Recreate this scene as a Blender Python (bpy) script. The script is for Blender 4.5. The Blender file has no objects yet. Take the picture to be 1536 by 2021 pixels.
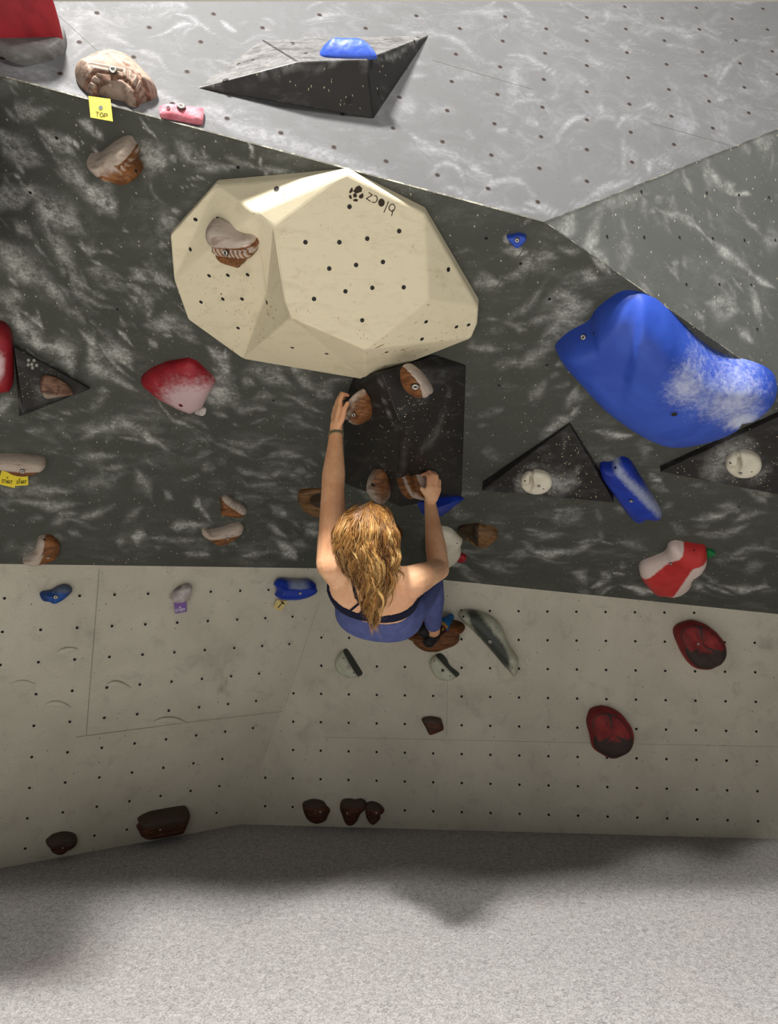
import bpy, bmesh, math, random
import numpy as np
from mathutils import Vector, Matrix, noise as mnoise
from mathutils.bvhtree import BVHTree

S = bpy.context.scene
COL = S.collection
rng = np.random.default_rng(7)
random.seed(7)

# ------------------------------------------------------------------ camera
FPX = 1430.0
CX, CY = 768.0, 1010.5
TILT = math.atan2(.077, .997)            # camera looks slightly upwards
CAM = np.array([0.0, 0.0, 1.37])
RX = np.array([1.0, 0, 0])
FW = np.array([0, math.cos(TILT), math.sin(TILT)])
UPV = np.array([0, -math.sin(TILT), math.cos(TILT)])

cam_data = bpy.data.cameras.new('camera')
cam_data.sensor_fit = 'HORIZONTAL'
cam_data.sensor_width = 36.0
cam_data.lens = FPX / 1536 * 36.0
cam_data.clip_start = .05
cam = bpy.data.objects.new('camera', cam_data)
COL.objects.link(cam)
cam.matrix_world = Matrix(((RX[0], UPV[0], -FW[0], CAM[0]), (RX[1], UPV[1], -FW[1], CAM[1]),
                           (RX[2], UPV[2], -FW[2], CAM[2]), (0, 0, 0, 1)))
S.camera = cam

# ------------------------------------------------------------------ light and exposure
S.view_settings.view_transform = 'Standard'
S.view_settings.look = 'None'
S.view_settings.gamma = 1
S.view_settings.exposure = 0.0
world = bpy.data.worlds.new('hall_light')
S.world = world
world.use_nodes = True
world.node_tree.nodes['Background'].inputs[0].default_value = (.97, 1.0, 1.0, 1)
world.node_tree.nodes['Background'].inputs[1].default_value = 0.04


def lamp(name, loc, tgt, power, sx, sy, col=(1, .965, .92), spread=180):
    l = bpy.data.lights.new(name, 'AREA')
    l.shape = 'RECTANGLE'; l.size = sx; l.size_y = sy
    l.energy = power; l.color = col; l.spread = math.radians(spread)
    o = bpy.data.objects.new(name, l); COL.objects.link(o)
    o.location = loc
    d = Vector(tgt) - Vector(loc)
    o.rotation_euler = d.to_track_quat('-Z', 'Y').to_euler()
    return o


lamp('hall_lamp', (-1.0, .48, 5.2), (-.1, 2.2, .5), 375, .4, .22)
lamp('hall_lamp', (1.5, .42, 5.2), (.6, 2.4, .5), 120, .6, .22)
lamp('hall_lamp', (-.2, -2.4, 4.8), (-.2, -2.3, 0), 400, 3.0, .8, spread=92)
lamp('front_fill', (-.3, -4.6, 2.6), (0, 2.5, 1.3), 50, 6.0, 3.0, col=(1, .975, .94))  # soft frontal fill added behind the camera for the climber and walls

# ------------------------------------------------------------------ camera rays, planes
def ray(x, y):
    return RX * ((x - CX) / FPX) - UPV * ((y - CY) / FPX) + FW


def P(x, y, z):                       # point seen at pixel x, y at distance z along the view axis
    return CAM + ray(x, y) * z


def CV(v):                            # vector given as right, down, forward
    return RX * v[0] - UPV * v[1] + FW * v[2]


def project(p):
    q = np.atleast_2d(p) - CAM
    z = q @ FW
    return np.stack([CX + FPX * (q @ RX) / z, CY - FPX * (q @ UPV) / z], -1)


class Plane:
    def __init__(s, a, b, c):
        a, b, c = map(np.asarray, (a, b, c))
        n = np.cross(b - a, c - a); n = n / np.linalg.norm(n)
        if n @ (a - CAM) > 0: n = -n
        s.n = n; s.d = float(n @ a); s.o = a
        up = np.array([0, 0, 1.0]); v = up - n * (up @ n); v /= np.linalg.norm(v)
        s.v = v; s.u = np.cross(v, n)      # right-handed: u x v = n
        if s.u[0] < 0: s.u = -s.u
    def hit(s, x, y, h=0.0):
        r = ray(x, y)
        return CAM + r * ((s.d + h - s.n @ CAM) / (s.n @ r))
    def uv(s, p):
        q = np.asarray(p) - s.o
        return np.array([q @ s.u, q @ s.v])
    def at(s, u, v, h=0.0):
        return s.o + s.u * u + s.v * v + s.n * h


def plane_nd(n, d):
    """from camera-space normal (right, down, forward) and offset"""
    n = np.array(n); n = n / np.linalg.norm(n)
    pl = Plane.__new__(Plane)
    pl.n = CV(n); pl.d = d + pl.n @ CAM
    pl.o = CAM + pl.n * d
    up = np.array([0, 0, 1.0]); v = up - pl.n * (up @ pl.n); v /= np.linalg.norm(v)
    pl.v = v; pl.u = np.cross(v, pl.n)
    if pl.u[0] < 0: pl.u = -pl.u
    return pl


PU = plane_nd((.1921, -.4516, -.8713), -1.3267)     # upper slab
PL = plane_nd((.4871, .178, -.855), -3.4102)        # lower wall, left facet
PR = plane_nd((-.0773, -.0415, -.9961), -3.8787)    # lower wall, right facet
C_P1 = PU.hit(1075, 438)
C_B1 = PR.hit(655, 1122)
C_B2 = PR.hit(1536, 1212)
PO = Plane(C_P1, C_B2, C_B1)                         # the 60 degree overhang
C_P2 = PO.hit(1536, 760)
C_UF = PU.hit(1536, 255)
PF = Plane(C_P1, C_P2, C_UF)                         # right upper facet


def line_pp(a, b):                                   # intersection line of two planes
    d = np.cross(a.n, b.n); d /= np.linalg.norm(d)
    A = np.array([a.n, b.n, d]); p = np.linalg.solve(A, [a.d, b.d, 0])
    return p, d


def line_at_x(a, b, px):                             # point on the line a/b seen at pixel column px
    p, d = line_pp(a, b)
    s = np.array([(px - CX) / FPX])
    k = FW * s[0] - RX
    t = -((p - CAM) @ k) / (d @ k)
    return p + d * t


C_P0 = line_at_x(PU, PO, -420)
C_B0 = PL.hit(0, 1113)
PD = Plane(C_P0, C_B1, C_B0)                         # triangle facet lower left of the overhang

# ------------------------------------------------------------------ materials
MATS = {}


class NT:
    def __init__(s, name, rough=.6, spec=.3):
        m = bpy.data.materials.new(name); m.use_nodes = True
        s.m = m; s.t = m.node_tree; s.n = s.t.nodes; s.l = s.t.links
        s.b = s.n['Principled BSDF']
        s.b.inputs['Roughness'].default_value = rough
        s.b.inputs['Specular IOR Level'].default_value = spec
    def node(s, kind, **kw):
        n = s.n.new(kind)
        for k, v in kw.items(): setattr(n, k, v)
        return n
    def link(s, a, b): s.l.new(a, b)
    def coord(s, what='Object', scale=(1, 1, 1), rot=(0, 0, 0), uv=False):
        tc = s.node('ShaderNodeTexCoord')
        mp = s.node('ShaderNodeMapping')
        mp.inputs['Scale'].default_value = scale
        mp.inputs['Rotation'].default_value = rot
        s.link(tc.outputs['UV' if uv else what], mp.inputs['Vector'])
        return mp.outputs[0]
    def noise(s, vec, scale, detail=4, rough=.6, dist=0.0):
        n = s.node('ShaderNodeTexNoise')
        n.inputs['Scale'].default_value = scale; n.inputs['Detail'].default_value = detail
        n.inputs['Roughness'].default_value = rough; n.inputs['Distortion'].default_value = dist
        s.link(vec, n.inputs['Vector']); return n.outputs['Fac']
    def ramp(s, fac, a, b, lo=0.0, hi=1.0):
        n = s.node('ShaderNodeMapRange'); n.interpolation_type = 'SMOOTHSTEP'
        n.inputs['From Min'].default_value = a; n.inputs['From Max'].default_value = b
        n.inputs['To Min'].default_value = lo; n.inputs['To Max'].default_value = hi
        s.link(fac, n.inputs['Value']); return n.outputs[0]
    def math(s, op, a, b=None, clamp=False):
        n = s.node('ShaderNodeMath', operation=op); n.use_clamp = clamp
        for i, v in enumerate((a, b)):
            if v is None: continue
            if isinstance(v, (int, float)): n.inputs[i].default_value = v
            else: s.link(v, n.inputs[i])
        return n.outputs[0]
    def mix(s, fac, a, b):
        n = s.node('ShaderNodeMix', data_type='RGBA')
        if isinstance(fac, (int, float)): n.inputs[0].default_value = fac
        else: s.link(fac, n.inputs[0])
        for i, v in ((6, a), (7, b)):
            if isinstance(v, tuple): n.inputs[i].default_value = (*v, 1)
            else: s.link(v, n.inputs[i])
        return n.outputs[2]
    def attr(s, name):
        n = s.node('ShaderNodeAttribute'); n.attribute_name = name; return n.outputs['Fac']
    def vor(s, vec, scale, rnd=1.0):
        n = s.node('ShaderNodeTexVoronoi'); n.inputs['Scale'].default_value = scale
        n.inputs['Randomness'].default_value = rnd
        s.link(vec, n.inputs['Vector']); return n
    def bump(s, h, strength=.3, dist=.01):
        n = s.node('ShaderNodeBump'); n.inputs['Strength'].default_value = strength
        n.inputs['Distance'].default_value = dist
        s.link(h, n.inputs['Height']); s.link(n.outputs[0], s.b.inputs['Normal'])
    def color(s, c):
        if isinstance(c, tuple): s.b.inputs['Base Color'].default_value = (*c, 1)
        else: s.link(c, s.b.inputs['Base Color'])


def srgb(r, g, b):
    f = lambda c: (c / 255 / 12.92) if c / 255 <= .04045 else ((c / 255 + .055) / 1.055) ** 2.4
    return (f(r), f(g), f(b))


def plain(name, col, rough=.5, spec=.3, metal=0):
    if name in MATS: return MATS[name]
    t = NT(name, rough, spec); t.b.inputs['Metallic'].default_value = metal
    v = t.coord(); n = t.noise(v, 60, 3)
    t.color(t.mix(t.ramp(n, .3, .7, 0, .25), col, tuple(c * .75 for c in col)))
    MATS[name] = t.m; return t.m


def specks(t, vec, scale, thr, keep, dim='2D'):
    """small irregular chips scattered over a surface"""
    v = t.vor(vec, scale); v.voronoi_dimensions = dim
    sep = t.node('ShaderNodeSeparateColor'); t.link(v.outputs['Color'], sep.inputs[0])
    near = t.ramp(v.outputs['Distance'], thr * .7, thr, 1, 0)
    pick = t.ramp(sep.outputs[0], keep, keep + .01, 1, 0)
    return t.math('MULTIPLY', near, pick)


def mat_overhang(name, base, chalk, patch=.34, chips=True, rotz=0.0, lo=.44, hi=.72):
    t = NT(name, .75, .2)
    v = t.coord(uv=True)
    rv = t.coord(uv=True, scale=(1, 2.1, 1), rot=(0, 0, rotz))
    big = t.ramp(t.noise(v, 2.2, 3, .55, .3), .42, .62)
    cloud = t.ramp(t.noise(rv, 6, 9, .68, .05), lo, hi)
    fine = t.ramp(t.noise(v, 85, 6, .8), .38, .66)
    dust = t.ramp(t.noise(rv, 26, 8, .82, .1), .5, .66)
    vf = t.coord(uv=True, scale=(14, 110, 1), rot=(0, 0, rotz + .1))
    sc = t.ramp(t.noise(vf, 1.3, 4, .75, .2), .6, .74)
    a = t.attr('chalk')
    brk = t.ramp(t.noise(v, 17, 10, .82, .0), .38, .62, .12, 1.6)
    stk = t.ramp(t.noise(t.coord(uv=True, scale=(7, 46, 1), rot=(0, 0, rotz * 1.4)), 2.2, 6, .75), .3, .6, .8, 1.1)
    av = t.math('MULTIPLY', a, t.math('MULTIPLY', brk, stk))
    wide = t.ramp(a, .02, .3, .35, 1)
    d = t.math('MULTIPLY', t.math('MULTIPLY', big, cloud), patch)
    d = t.math('ADD', d, t.math('MULTIPLY', t.math('MULTIPLY', dust, cloud), patch * .55))
    d = t.math('MULTIPLY', d, wide)
    d = t.math('ADD', d, t.math('MULTIPLY', t.math('MULTIPLY', sc, cloud), .3))
    d = t.math('ADD', d, av, clamp=True)
    d = t.math('MULTIPLY', d, t.ramp(fine, 0, 1, .62, 1.05))
    dim = t.mix(t.noise(v, 5, 4), tuple(c * .82 for c in base), tuple(c * 1.2 for c in base))
    c = t.mix(d, dim, chalk)
    if chips:
        c = t.mix(specks(t, t.coord(uv=True, scale=(1, .55, 1), rot=(0, 0, .5)), 34, .075, .16), c, srgb(186, 182, 164))
        c = t.mix(specks(t, t.coord(uv=True, scale=(1, .7, 1), rot=(0, 0, -.4)), 80, .11, .09), c, srgb(160, 158, 146))
        c = t.mix(specks(t, v, 22, .04, .10), c, srgb(30, 30, 27))
    t.color(c)
    t.bump(fine, .12, .002)
    return t.m


def mat_slab():
    t = NT('chalky_grey_paint', .7, .25)
    v = t.coord(uv=True)
    big = t.ramp(t.noise(v, 2.2, 4, .6, .8), .35, .7)
    med = t.ramp(t.noise(v, 9, 7, .75, 1.0), .42, .72)
    fine = t.ramp(t.noise(v, 60, 5, .75), .35, .7)
    arc = t.noise(t.coord(uv=True, scale=(1.6, 4.5, 1), rot=(0, 0, -.35)), 2.2, 4, .6, 2.6)
    ln = t.math('ABSOLUTE', t.math('SUBTRACT', arc, .5))
    ln = t.math('MULTIPLY', t.ramp(ln, .0, .02, 1, 0), t.ramp(t.noise(v, 5, 3), .5, .66))
    a = t.math('MULTIPLY', t.attr('chalk'), t.ramp(t.noise(v, 30, 5, .7), .25, .6, .3, 1.1))
    d = t.math('ADD', t.math('MULTIPLY', t.math('MULTIPLY', big, med), .5), t.math('MULTIPLY', ln, .28))
    d = t.math('ADD', d, a, clamp=True)
    d = t.math('MULTIPLY', d, t.ramp(fine, 0, 1, .55, 1))
    base = t.mix(t.noise(v, 1.3, 3), srgb(79, 80, 80), srgb(93, 94, 96))
    c = t.mix(d, base, srgb(146, 146, 151))
    c = t.mix(specks(t, v, 24, .05, .25), c, srgb(70, 64, 60))
    t.color(c); t.bump(fine, .1, .002)
    return t.m


def mat_lower():
    t = NT('scuffed_pale_plywood_paint', .65, .25)
    v = t.coord(uv=True)
    n1 = t.noise(v, 1.8, 5, .6, .4); n2 = t.noise(v, 9, 6, .7, .6); n3 = t.noise(v, 130, 3, .6)
    base = t.mix(t.ramp(n1, .3, .7), srgb(195, 190, 172), srgb(212, 207, 189))
    c = t.mix(t.ramp(n2, .5, .75, 0, .5), base, srgb(164, 159, 146))
    c = t.mix(t.ramp(n3, .5, .8, 0, .3), c, srgb(120, 117, 108))
    c = t.mix(t.math('MULTIPLY', t.attr('chalk'), t.ramp(n2, .3, .6)), c, srgb(112, 108, 98))
    c = t.mix(specks(t, v, 17, .04, .10), c, srgb(96, 90, 80))
    c = t.mix(specks(t, t.coord(uv=True, scale=(1, .5, 1)), 9, .02, .3), c, srgb(80, 75, 66))
    t.color(c); t.bump(n3, .08, .002)
    return t.m


def mat_floor():
    t = NT('grey_carpet_mat', .95, .1)
    v = t.coord()
    n1 = t.noise(v, 160, 6, .8); n2 = t.noise(v, 55, 5, .7, 1.2); n3 = t.noise(v, 1.4, 3)
    f = t.ramp(t.math('ADD', t.math('MULTIPLY', n1, .6), t.math('MULTIPLY', n2, .4)), .36, .64)
    base = t.mix(f, srgb(128, 126, 124), srgb(206, 204, 203))
    c = t.mix(t.ramp(n3, .55, .72, 0, .22), base, srgb(205, 180, 180))
    t.color(c); t.bump(n1, .6, .006)
    return t.m


def mat_volume(name, base, dirt, chip, chipscale=30, keep=.2, thr=.09, lo=.5, hi=.8, amt=.7, rough=.5, stretch=(1, .35, 1)):
    """painted wooden volume with chipped paint and chalk marks"""
    t = NT(name, rough, .35)
    v = t.coord()
    n = t.ramp(t.noise(t.coord(scale=(1, 1, 3), rot=(.3, .2, .4)), 9, 6, .75, .5), lo, hi, 0, amt)
    n = t.math('MULTIPLY', n, t.ramp(t.noise(v, 70, 4, .7), .3, .7, .4, 1))
    a = t.math('MULTIPLY', t.attr('chalk'), t.ramp(t.noise(v, 45, 5, .75), .3, .62, .15, 1.1))
    d = t.math('ADD', n, a, clamp=True)
    c = t.mix(d, base, dirt)
    c = t.mix(specks(t, t.coord(scale=stretch, rot=(.2, .5, .1)), chipscale, thr, keep, '3D'), c, chip)
    t.color(c)
    t.bump(t.noise(v, 120, 3), .08, .001)
    return t.m


def mat_hold(name, base, dark, chalk=srgb(205, 198, 190), chalk_amt=1.0, rough=.55, grain=(1, 1, 5), gs=18, flat=False):
    """resin hold: base colour with grain, chalk where it is gripped"""
    t = NT(name, rough, .35)
    v = t.coord()
    g = t.noise(t.coord(scale=grain, rot=(.2, .3, 0)), gs, 5, .6, 1.2)
    col = t.mix(t.ramp(g, .4, .62), dark, base)
    n = t.noise(v, 55, 6, .75, .4)
    a = t.math('MULTIPLY', t.attr('chalk'), chalk_amt)
    cr = t.ramp(t.math('ADD', t.math('MULTIPLY', a, 1.25), t.math('MULTIPLY', t.math('SUBTRACT', n, .5), .9)), .22, .85)
    if not flat: cr = t.math('MULTIPLY', cr, t.ramp(g, .3, .5, .55, 1))
    c = t.mix(cr, col, chalk)
    t.color(c)
    t.bump(t.math('ADD', g, t.math('MULTIPLY', n, .4)), .35, .003)
    return t.m


def build_mats():
    M = MATS
    M['overhang'] = mat_overhang('chalk_smeared_dark_paint', srgb(78, 80, 73), srgb(212, 213, 207), patch=.42, rotz=.12)
    M['overhang_left'] = mat_overhang('chalk_scuffed_dark_paint', srgb(78, 80, 73), srgb(210, 211, 203), patch=.42, rotz=.5)
    M['facet'] = mat_overhang('chalk_dusted_mid_grey_paint', srgb(92, 94, 91), srgb(176, 178, 172), patch=.5, rotz=1.2, lo=.4, hi=.72)
    M['slab'] = mat_slab()
    M['lower'] = mat_lower()
    M['floor'] = mat_floor()
    M['recess'] = plain('dark_recess', (.012, .011, .010), .8)
    M['rim'] = plain('rusty_insert', srgb(74, 58, 52), .7)
    M['seam'] = plain('panel_joint', srgb(84, 82, 76), .8)
    M['paleedge'] = plain('worn_bare_edge', srgb(205, 198, 172), .8)
    M['cream'] = mat_volume('cream_volume_paint', srgb(232, 222, 190), srgb(186, 172, 134), srgb(140, 108, 60), 17, .22, .05, .46, .72, .5, .55)
    M['black_vol'] = mat_volume('black_volume_paint', srgb(36, 34, 32), srgb(150, 150, 146), srgb(165, 155, 130), 40, .3, .12, .50, .80, .34, stretch=(1, .7, 1))
    M['grey_shadow'] = mat_volume('painted_shadow_grey', srgb(96, 95, 93), srgb(150, 149, 147), srgb(70, 68, 64), 20, .05, .05, .35, .65, .6)  # shadow below the red hold, put into colour
    M['black_vol_lit_top'] = mat_volume('lit_chalked_volume_paint', srgb(56, 55, 54), srgb(122, 121, 120), srgb(60, 55, 50), 20, .05, .05, .3, .6, .9)  # lighter, chalkier copy of the black paint; overhead light put into the colour
    M['blue'] = mat_hold('blue_resin', srgb(54, 88, 190), srgb(44, 76, 176), srgb(190, 198, 222), .9, .45, (1, 1, 1), 4, True)
    M['blue_deep'] = mat_hold('deep_blue_resin', srgb(30, 62, 172), srgb(22, 48, 148), srgb(150, 160, 190), .9, .4, (1, 1, 1), 5, True)
    M['blue_old'] = mat_hold('worn_blue_resin', srgb(34, 84, 158), srgb(18, 44, 92), srgb(80, 90, 110), .7, .5, (1, 1, 1), 9)
    M['brown'] = mat_hold('brown_wood_grain_resin', srgb(148, 98, 56), srgb(106, 66, 36), srgb(188, 174, 160), 1.0)
    M['brown_dull'] = mat_hold('dull_brown_resin_shaded', srgb(132, 98, 62), srgb(98, 68, 38), srgb(58, 46, 30), 1.2)  # dark last colour paints the shade inside the scooped hollows
    M['brown_flat'] = mat_hold('striped_brown_resin', srgb(122, 76, 34), srgb(84, 46, 18), srgb(60, 48, 38), .8, .6, (1, 1, 7), 12)
    M['brown_red'] = mat_hold('dark_red_brown_resin', srgb(98, 56, 34), srgb(64, 36, 22), srgb(72, 60, 48), .8, .6)
    M['tan'] = mat_hold('chalky_tan_resin', srgb(134, 102, 82), srgb(92, 64, 50), srgb(148, 132, 118), .9, .6, (1, 1, 3), 22)
    M['red'] = mat_hold('red_resin', srgb(158, 34, 44), srgb(130, 22, 32), srgb(206, 178, 180), 1.0, .5, (1, 1, 1), 5, True)
    M['red_bright'] = mat_hold('bright_red_resin', srgb(202, 56, 54), srgb(186, 44, 44), srgb(224, 205, 196), 1.0, .5, (1, 1, 1), 5, True)
    M['red_dark'] = mat_hold('scuffed_dark_red_resin', srgb(150, 44, 42), srgb(118, 34, 34), srgb(58, 46, 42), 1.0, .6, (1, 1, 1), 8, True)
    M['pink'] = mat_hold('pink_resin', srgb(196, 104, 118), srgb(176, 84, 98), srgb(222, 176, 180), .8, .6, (1, 1, 1), 6, True)
    M['white'] = mat_hold('white_resin', srgb(226, 220, 200), srgb(205, 198, 178), srgb(70, 70, 66), .8, .45, (1, 1, 1), 6, True)
    M['white_old'] = mat_hold('chalky_white_resin', srgb(206, 198, 194), srgb(168, 156, 156), srgb(90, 86, 84), .6, .6, (1, 1, 1), 14)
    M['grey_green'] = mat_hold('pale_grey_green_resin', srgb(196, 198, 176), srgb(176, 178, 156), srgb(66, 70, 64), 1.1, .5, (1, 1, 1), 9, True)
    M['green'] = plain('green_resin', srgb(20, 120, 62), .5)
    M['steel'] = plain('zinc_plated_steel', srgb(210, 206, 196), .3, .5, .8)
    M['washer'] = plain('worn_washer', srgb(220, 214, 198), .4, .5, .2)
    M['bolthole'] = plain('bolt_socket', (.02, .018, .015), .6)
    M['yellow_tag'] = plain('yellow_tag_card', srgb(240, 218, 62), .6)
    M['old_tag'] = plain('faded_yellow_tag_card', srgb(226, 204, 134), .6)
    M['purple_tag'] = plain('purple_tag_card', srgb(132, 98, 168), .6)
    M['ink'] = plain('black_ink', srgb(36, 32, 24), .7)
    M['ink_brown'] = plain('branded_dark_print', srgb(58, 44, 32), .7)
    M['white_ink'] = plain('white_print', srgb(232, 226, 236), .7)
    M['grey_print'] = plain('grey_print', srgb(158, 160, 146), .7)
    M['grey_print_dark'] = plain('faint_grey_print', srgb(92, 98, 92), .7)


build_mats()

# ------------------------------------------------------------------ object helpers
def origin_of(o):
    p = np.zeros(3)
    while o is not None: p += np.array(o.location); o = o.parent
    return p


def mesh_obj(name, verts, faces, mats, parent=None, smooth=False, fmat=None, attrs=None, uvs=None, origin=None, shift=True):
    verts = np.asarray(verts, float)
    o0 = np.zeros(3)
    if parent is not None: o0 = origin_of(parent)
    elif origin is not None: o0 = np.asarray(origin, float)
    me = bpy.data.meshes.new(name)
    me.from_pydata([tuple(v) for v in (verts - o0)], [], [tuple(int(i) for i in f) for f in faces])
    if not isinstance(mats, (list, tuple)): mats = [mats]
    for m in mats: me.materials.append(MATS[m] if isinstance(m, str) else m)
    if fmat is not None: me.polygons.foreach_set('material_index', np.asarray(fmat, dtype=np.int32))
    if smooth is True: me.polygons.foreach_set('use_smooth', np.ones(len(me.polygons), bool))
    elif smooth is not False: me.polygons.foreach_set('use_smooth', np.asarray(smooth, bool))
    if attrs:
        for k, v in attrs.items():
            a = me.attributes.new(k, 'FLOAT', 'POINT'); a.data.foreach_set('value', np.asarray(v, dtype=np.float32))
    if uvs is not None:
        ul = me.uv_layers.new(name='UVMap')
        li = np.empty(len(me.loops), dtype=np.int32); me.loops.foreach_get('vertex_index', li)
        ul.data.foreach_set('uv', np.asarray(uvs, dtype=np.float32)[li].ravel())
    me.update()
    o = bpy.data.objects.new(name, me); COL.objects.link(o)
    if parent is not None: o.parent = parent
    elif origin is not None:
        o.location = tuple(o0)
        o.matrix_world = Matrix.Translation(Vector(tuple(o0)))
    return o


def tag(o, label, cat, group=None, kind=None):
    o['label'] = label; o['category'] = cat
    if group: o['group'] = group
    if kind: o['kind'] = kind
    return o


def structure(o, label=None):
    o['kind'] = 'structure'
    if label: o['label'] = label; o['category'] = 'wall'
    return o


def disc(c, n, r, seg=12, u=None, depth=0.0):
    """verts/faces of a small disc around c; with depth it is a shallow cup pushed inwards"""
    n = n / np.linalg.norm(n)
    a = np.cross(n, [0.3, .9, .1]); a /= np.linalg.norm(a); b = np.cross(n, a)
    ang = np.linspace(0, 2 * math.pi, seg, endpoint=False)
    return [c + a * (r * math.cos(t)) + b * (r * math.sin(t)) for t in ang]


class MB:
    def __init__(s): s.v = []; s.f = []; s.m = []; s.s = []
    def add(s, verts, faces, mat=0, smooth=False):
        k = len(s.v); s.v += [np.asarray(v, float) for v in verts]
        for f in faces: s.f.append([i + k for i in f]); s.m.append(mat); s.s.append(smooth)
    def disc(s, c, n, r, mat=0, seg=12, off=.0006):
        vs = disc(np.asarray(c) + n * off, n, r, seg); s.add(vs, [list(range(len(vs)))], mat)
    def cyl(s, c, n, r, h, mat=0, seg=16, r2=None):
        n = n / np.linalg.norm(n); r2 = r if r2 is None else r2
        a = disc(c, n, r, seg); b = disc(c + n * h, n, r2, seg)
        s.add(a + b, [[i, (i + 1) % seg, seg + (i + 1) % seg, seg + i] for i in range(seg)] + [list(range(seg, 2 * seg))] + [list(range(seg))[::-1]], mat)
    def ring(s, c, n, r, t, mat=0, seg=18, k=6):
        n = n / np.linalg.norm(n)
        a = np.cross(n, [0.3, .9, .1]); a /= np.linalg.norm(a); b = np.cross(n, a)
        vs = []; fs = []
        for i in range(seg):
            w = 2 * math.pi * i / seg; d = a * math.cos(w) + b * math.sin(w)
            for j in range(k):
                q = 2 * math.pi * j / k
                vs.append(c + d * (r + t * math.cos(q)) + n * t * math.sin(q))
        for i in range(seg):
            for j in range(k):
                fs.append([i * k + j, ((i + 1) % seg) * k + j, ((i + 1) % seg) * k + (j + 1) % k, i * k + (j + 1) % k])
        s.add(vs, fs, mat, True)
    def obj(s, name, mats, parent=None, **kw):
        return mesh_obj(name, s.v, s.f, mats, parent, smooth=s.s, fmat=s.m, **kw)


def bolt(parent, c, n, r=.011, washer=True, name='bolt'):
    """allen bolt with washer sunk in the hold"""
    b = MB(); n = n / np.linalg.norm(n)
    if washer: b.cyl(c, n, r * 1.22, .0014, 1)
    b.ring(c + n * .003, n, r * .78, r * .3, 0)
    b.cyl(c, n, r * .95, .003, 3)
    b.disc(c + n * .003, n, r * .42, 2, 6)
    return b.obj(name, ['steel', 'bolthole', 'bolthole', 'washer'], parent)


# ------------------------------------------------------------------ walls
def grid_tri(a, b, c, N):
    """vertices and faces of a subdivided triangle"""
    vs = []; idx = {}
    for i in range(N + 1):
        for j in range(N + 1 - i):
            idx[i, j] = len(vs); vs.append(a + (b - a) * i / N + (c - a) * j / N)
    fs = []
    for i in range(N):
        for j in range(N - i):
            fs.append((idx[i, j], idx[i + 1, j], idx[i, j + 1]))
            if j < N - i - 1: fs.append((idx[i + 1, j], idx[i + 1, j + 1], idx[i, j + 1]))
    return np.array(vs), fs


def grid_quad(a, b, c, d, N, M):
    s, t = np.meshgrid(np.linspace(0, 1, N + 1), np.linspace(0, 1, M + 1), indexing='ij')
    s = s[..., None]; t = t[..., None]
    vs = ((a * (1 - s) + b * s) * (1 - t) + (d * (1 - s) + c * s) * t).reshape(-1, 3)
    fs = []
    for i in range(N):
        k = i * (M + 1)
        for j in range(M): fs.append((k + j, k + M + 1 + j, k + M + 2 + j, k + j + 1))
    return vs, fs


def strokes_value(px, strokes):
    """px: vertex pixel positions; strokes: (x, y, half length, half width, angle deg, amount, bend)"""
    out = np.zeros(len(px)); r = np.random.default_rng(99); w = np.zeros_like(px)
    for wl, am in ((150, 6), (70, 2.5), (31, 1.0), (13, .6)):        # domain warp: ragged, irregular smears
        for c in (0, 1):
            for _ in range(3):
                a = r.uniform(0, 6.28); ph = r.uniform(0, 6.28)
                w[:, c] += am * .6 * np.sin((px[:, 0] * math.cos(a) + px[:, 1] * math.sin(a)) * 6.28 / wl + ph)
    px = px + w
    for (x, y, L, Wd, ang, am, bend) in strokes:
        m = (abs(px[:, 0] - x) < L * 2.2 + Wd * 2) & (abs(px[:, 1] - y) < L * 2.2 + Wd * 2)
        if not m.any(): continue
        q = px[m] - [x, y]; ca, sa = math.cos(math.radians(ang)), math.sin(math.radians(ang))
        u = q[:, 0] * ca + q[:, 1] * sa; v = -q[:, 0] * sa + q[:, 1] * ca
        v = v - bend * (u * u) / max(L, 1)
        taper = np.clip(1.15 - abs(u) / (L * 1.2), .15, 1)
        g = np.exp(-(u / L) ** 4 - (v / (Wd * taper)) ** 2)
        out[m] = np.maximum(out[m], am * g)
    return np.clip(out, 0, 1)


def wall(name, parts, pl, mat, strokes=(), holes=(), hole_r=.0066, rim=False, seams=(), extra=None, mats_extra=()):
    V = []; F = []; k = 0
    for vs, fs in parts:
        V.append(vs); F += [tuple(i + k for i in f) for f in fs]; k += len(vs)
    V = np.concatenate(V)
    ch = strokes_value(project(V), strokes) if len(strokes) else np.zeros(len(V))
    fm = [0] * len(F)
    V = list(V); ch = list(ch)
    for (c, r) in holes:
        if rim:
            d = disc(c + pl.n * .0005, pl.n, r * 1.5, 10); n0 = len(V); V += d; ch += [0] * len(d); F.append(tuple(range(n0, n0 + 10))); fm.append(2)
        d = disc(c + pl.n * .0010, pl.n, r, 12); n0 = len(V); V += d; ch += [0] * len(d); F.append(tuple(range(n0, n0 + 12))); fm.append(1)
    for (x0, y0, x1, y1, w) in seams:
        a = pl.hit(x0, y0, .0004); b = pl.hit(x1, y1, .0004)
        s = np.cross(b - a, pl.n); s = s / np.linalg.norm(s) * w / 2
        n0 = len(V); V += [a - s, b - s, b + s, a + s]; ch += [0] * 4; F.append((n0, n0 + 1, n0 + 2, n0 + 3)); fm.append(3)
    V = np.array(V)
    uv = np.stack([(V - pl.o) @ pl.u, (V - pl.o) @ pl.v], -1)
    o = mesh_obj(name, V, F, [mat, 'recess', 'rim', 'seam'], fmat=fm, attrs={'chalk': ch}, uvs=uv)
    return structure(o)


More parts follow.
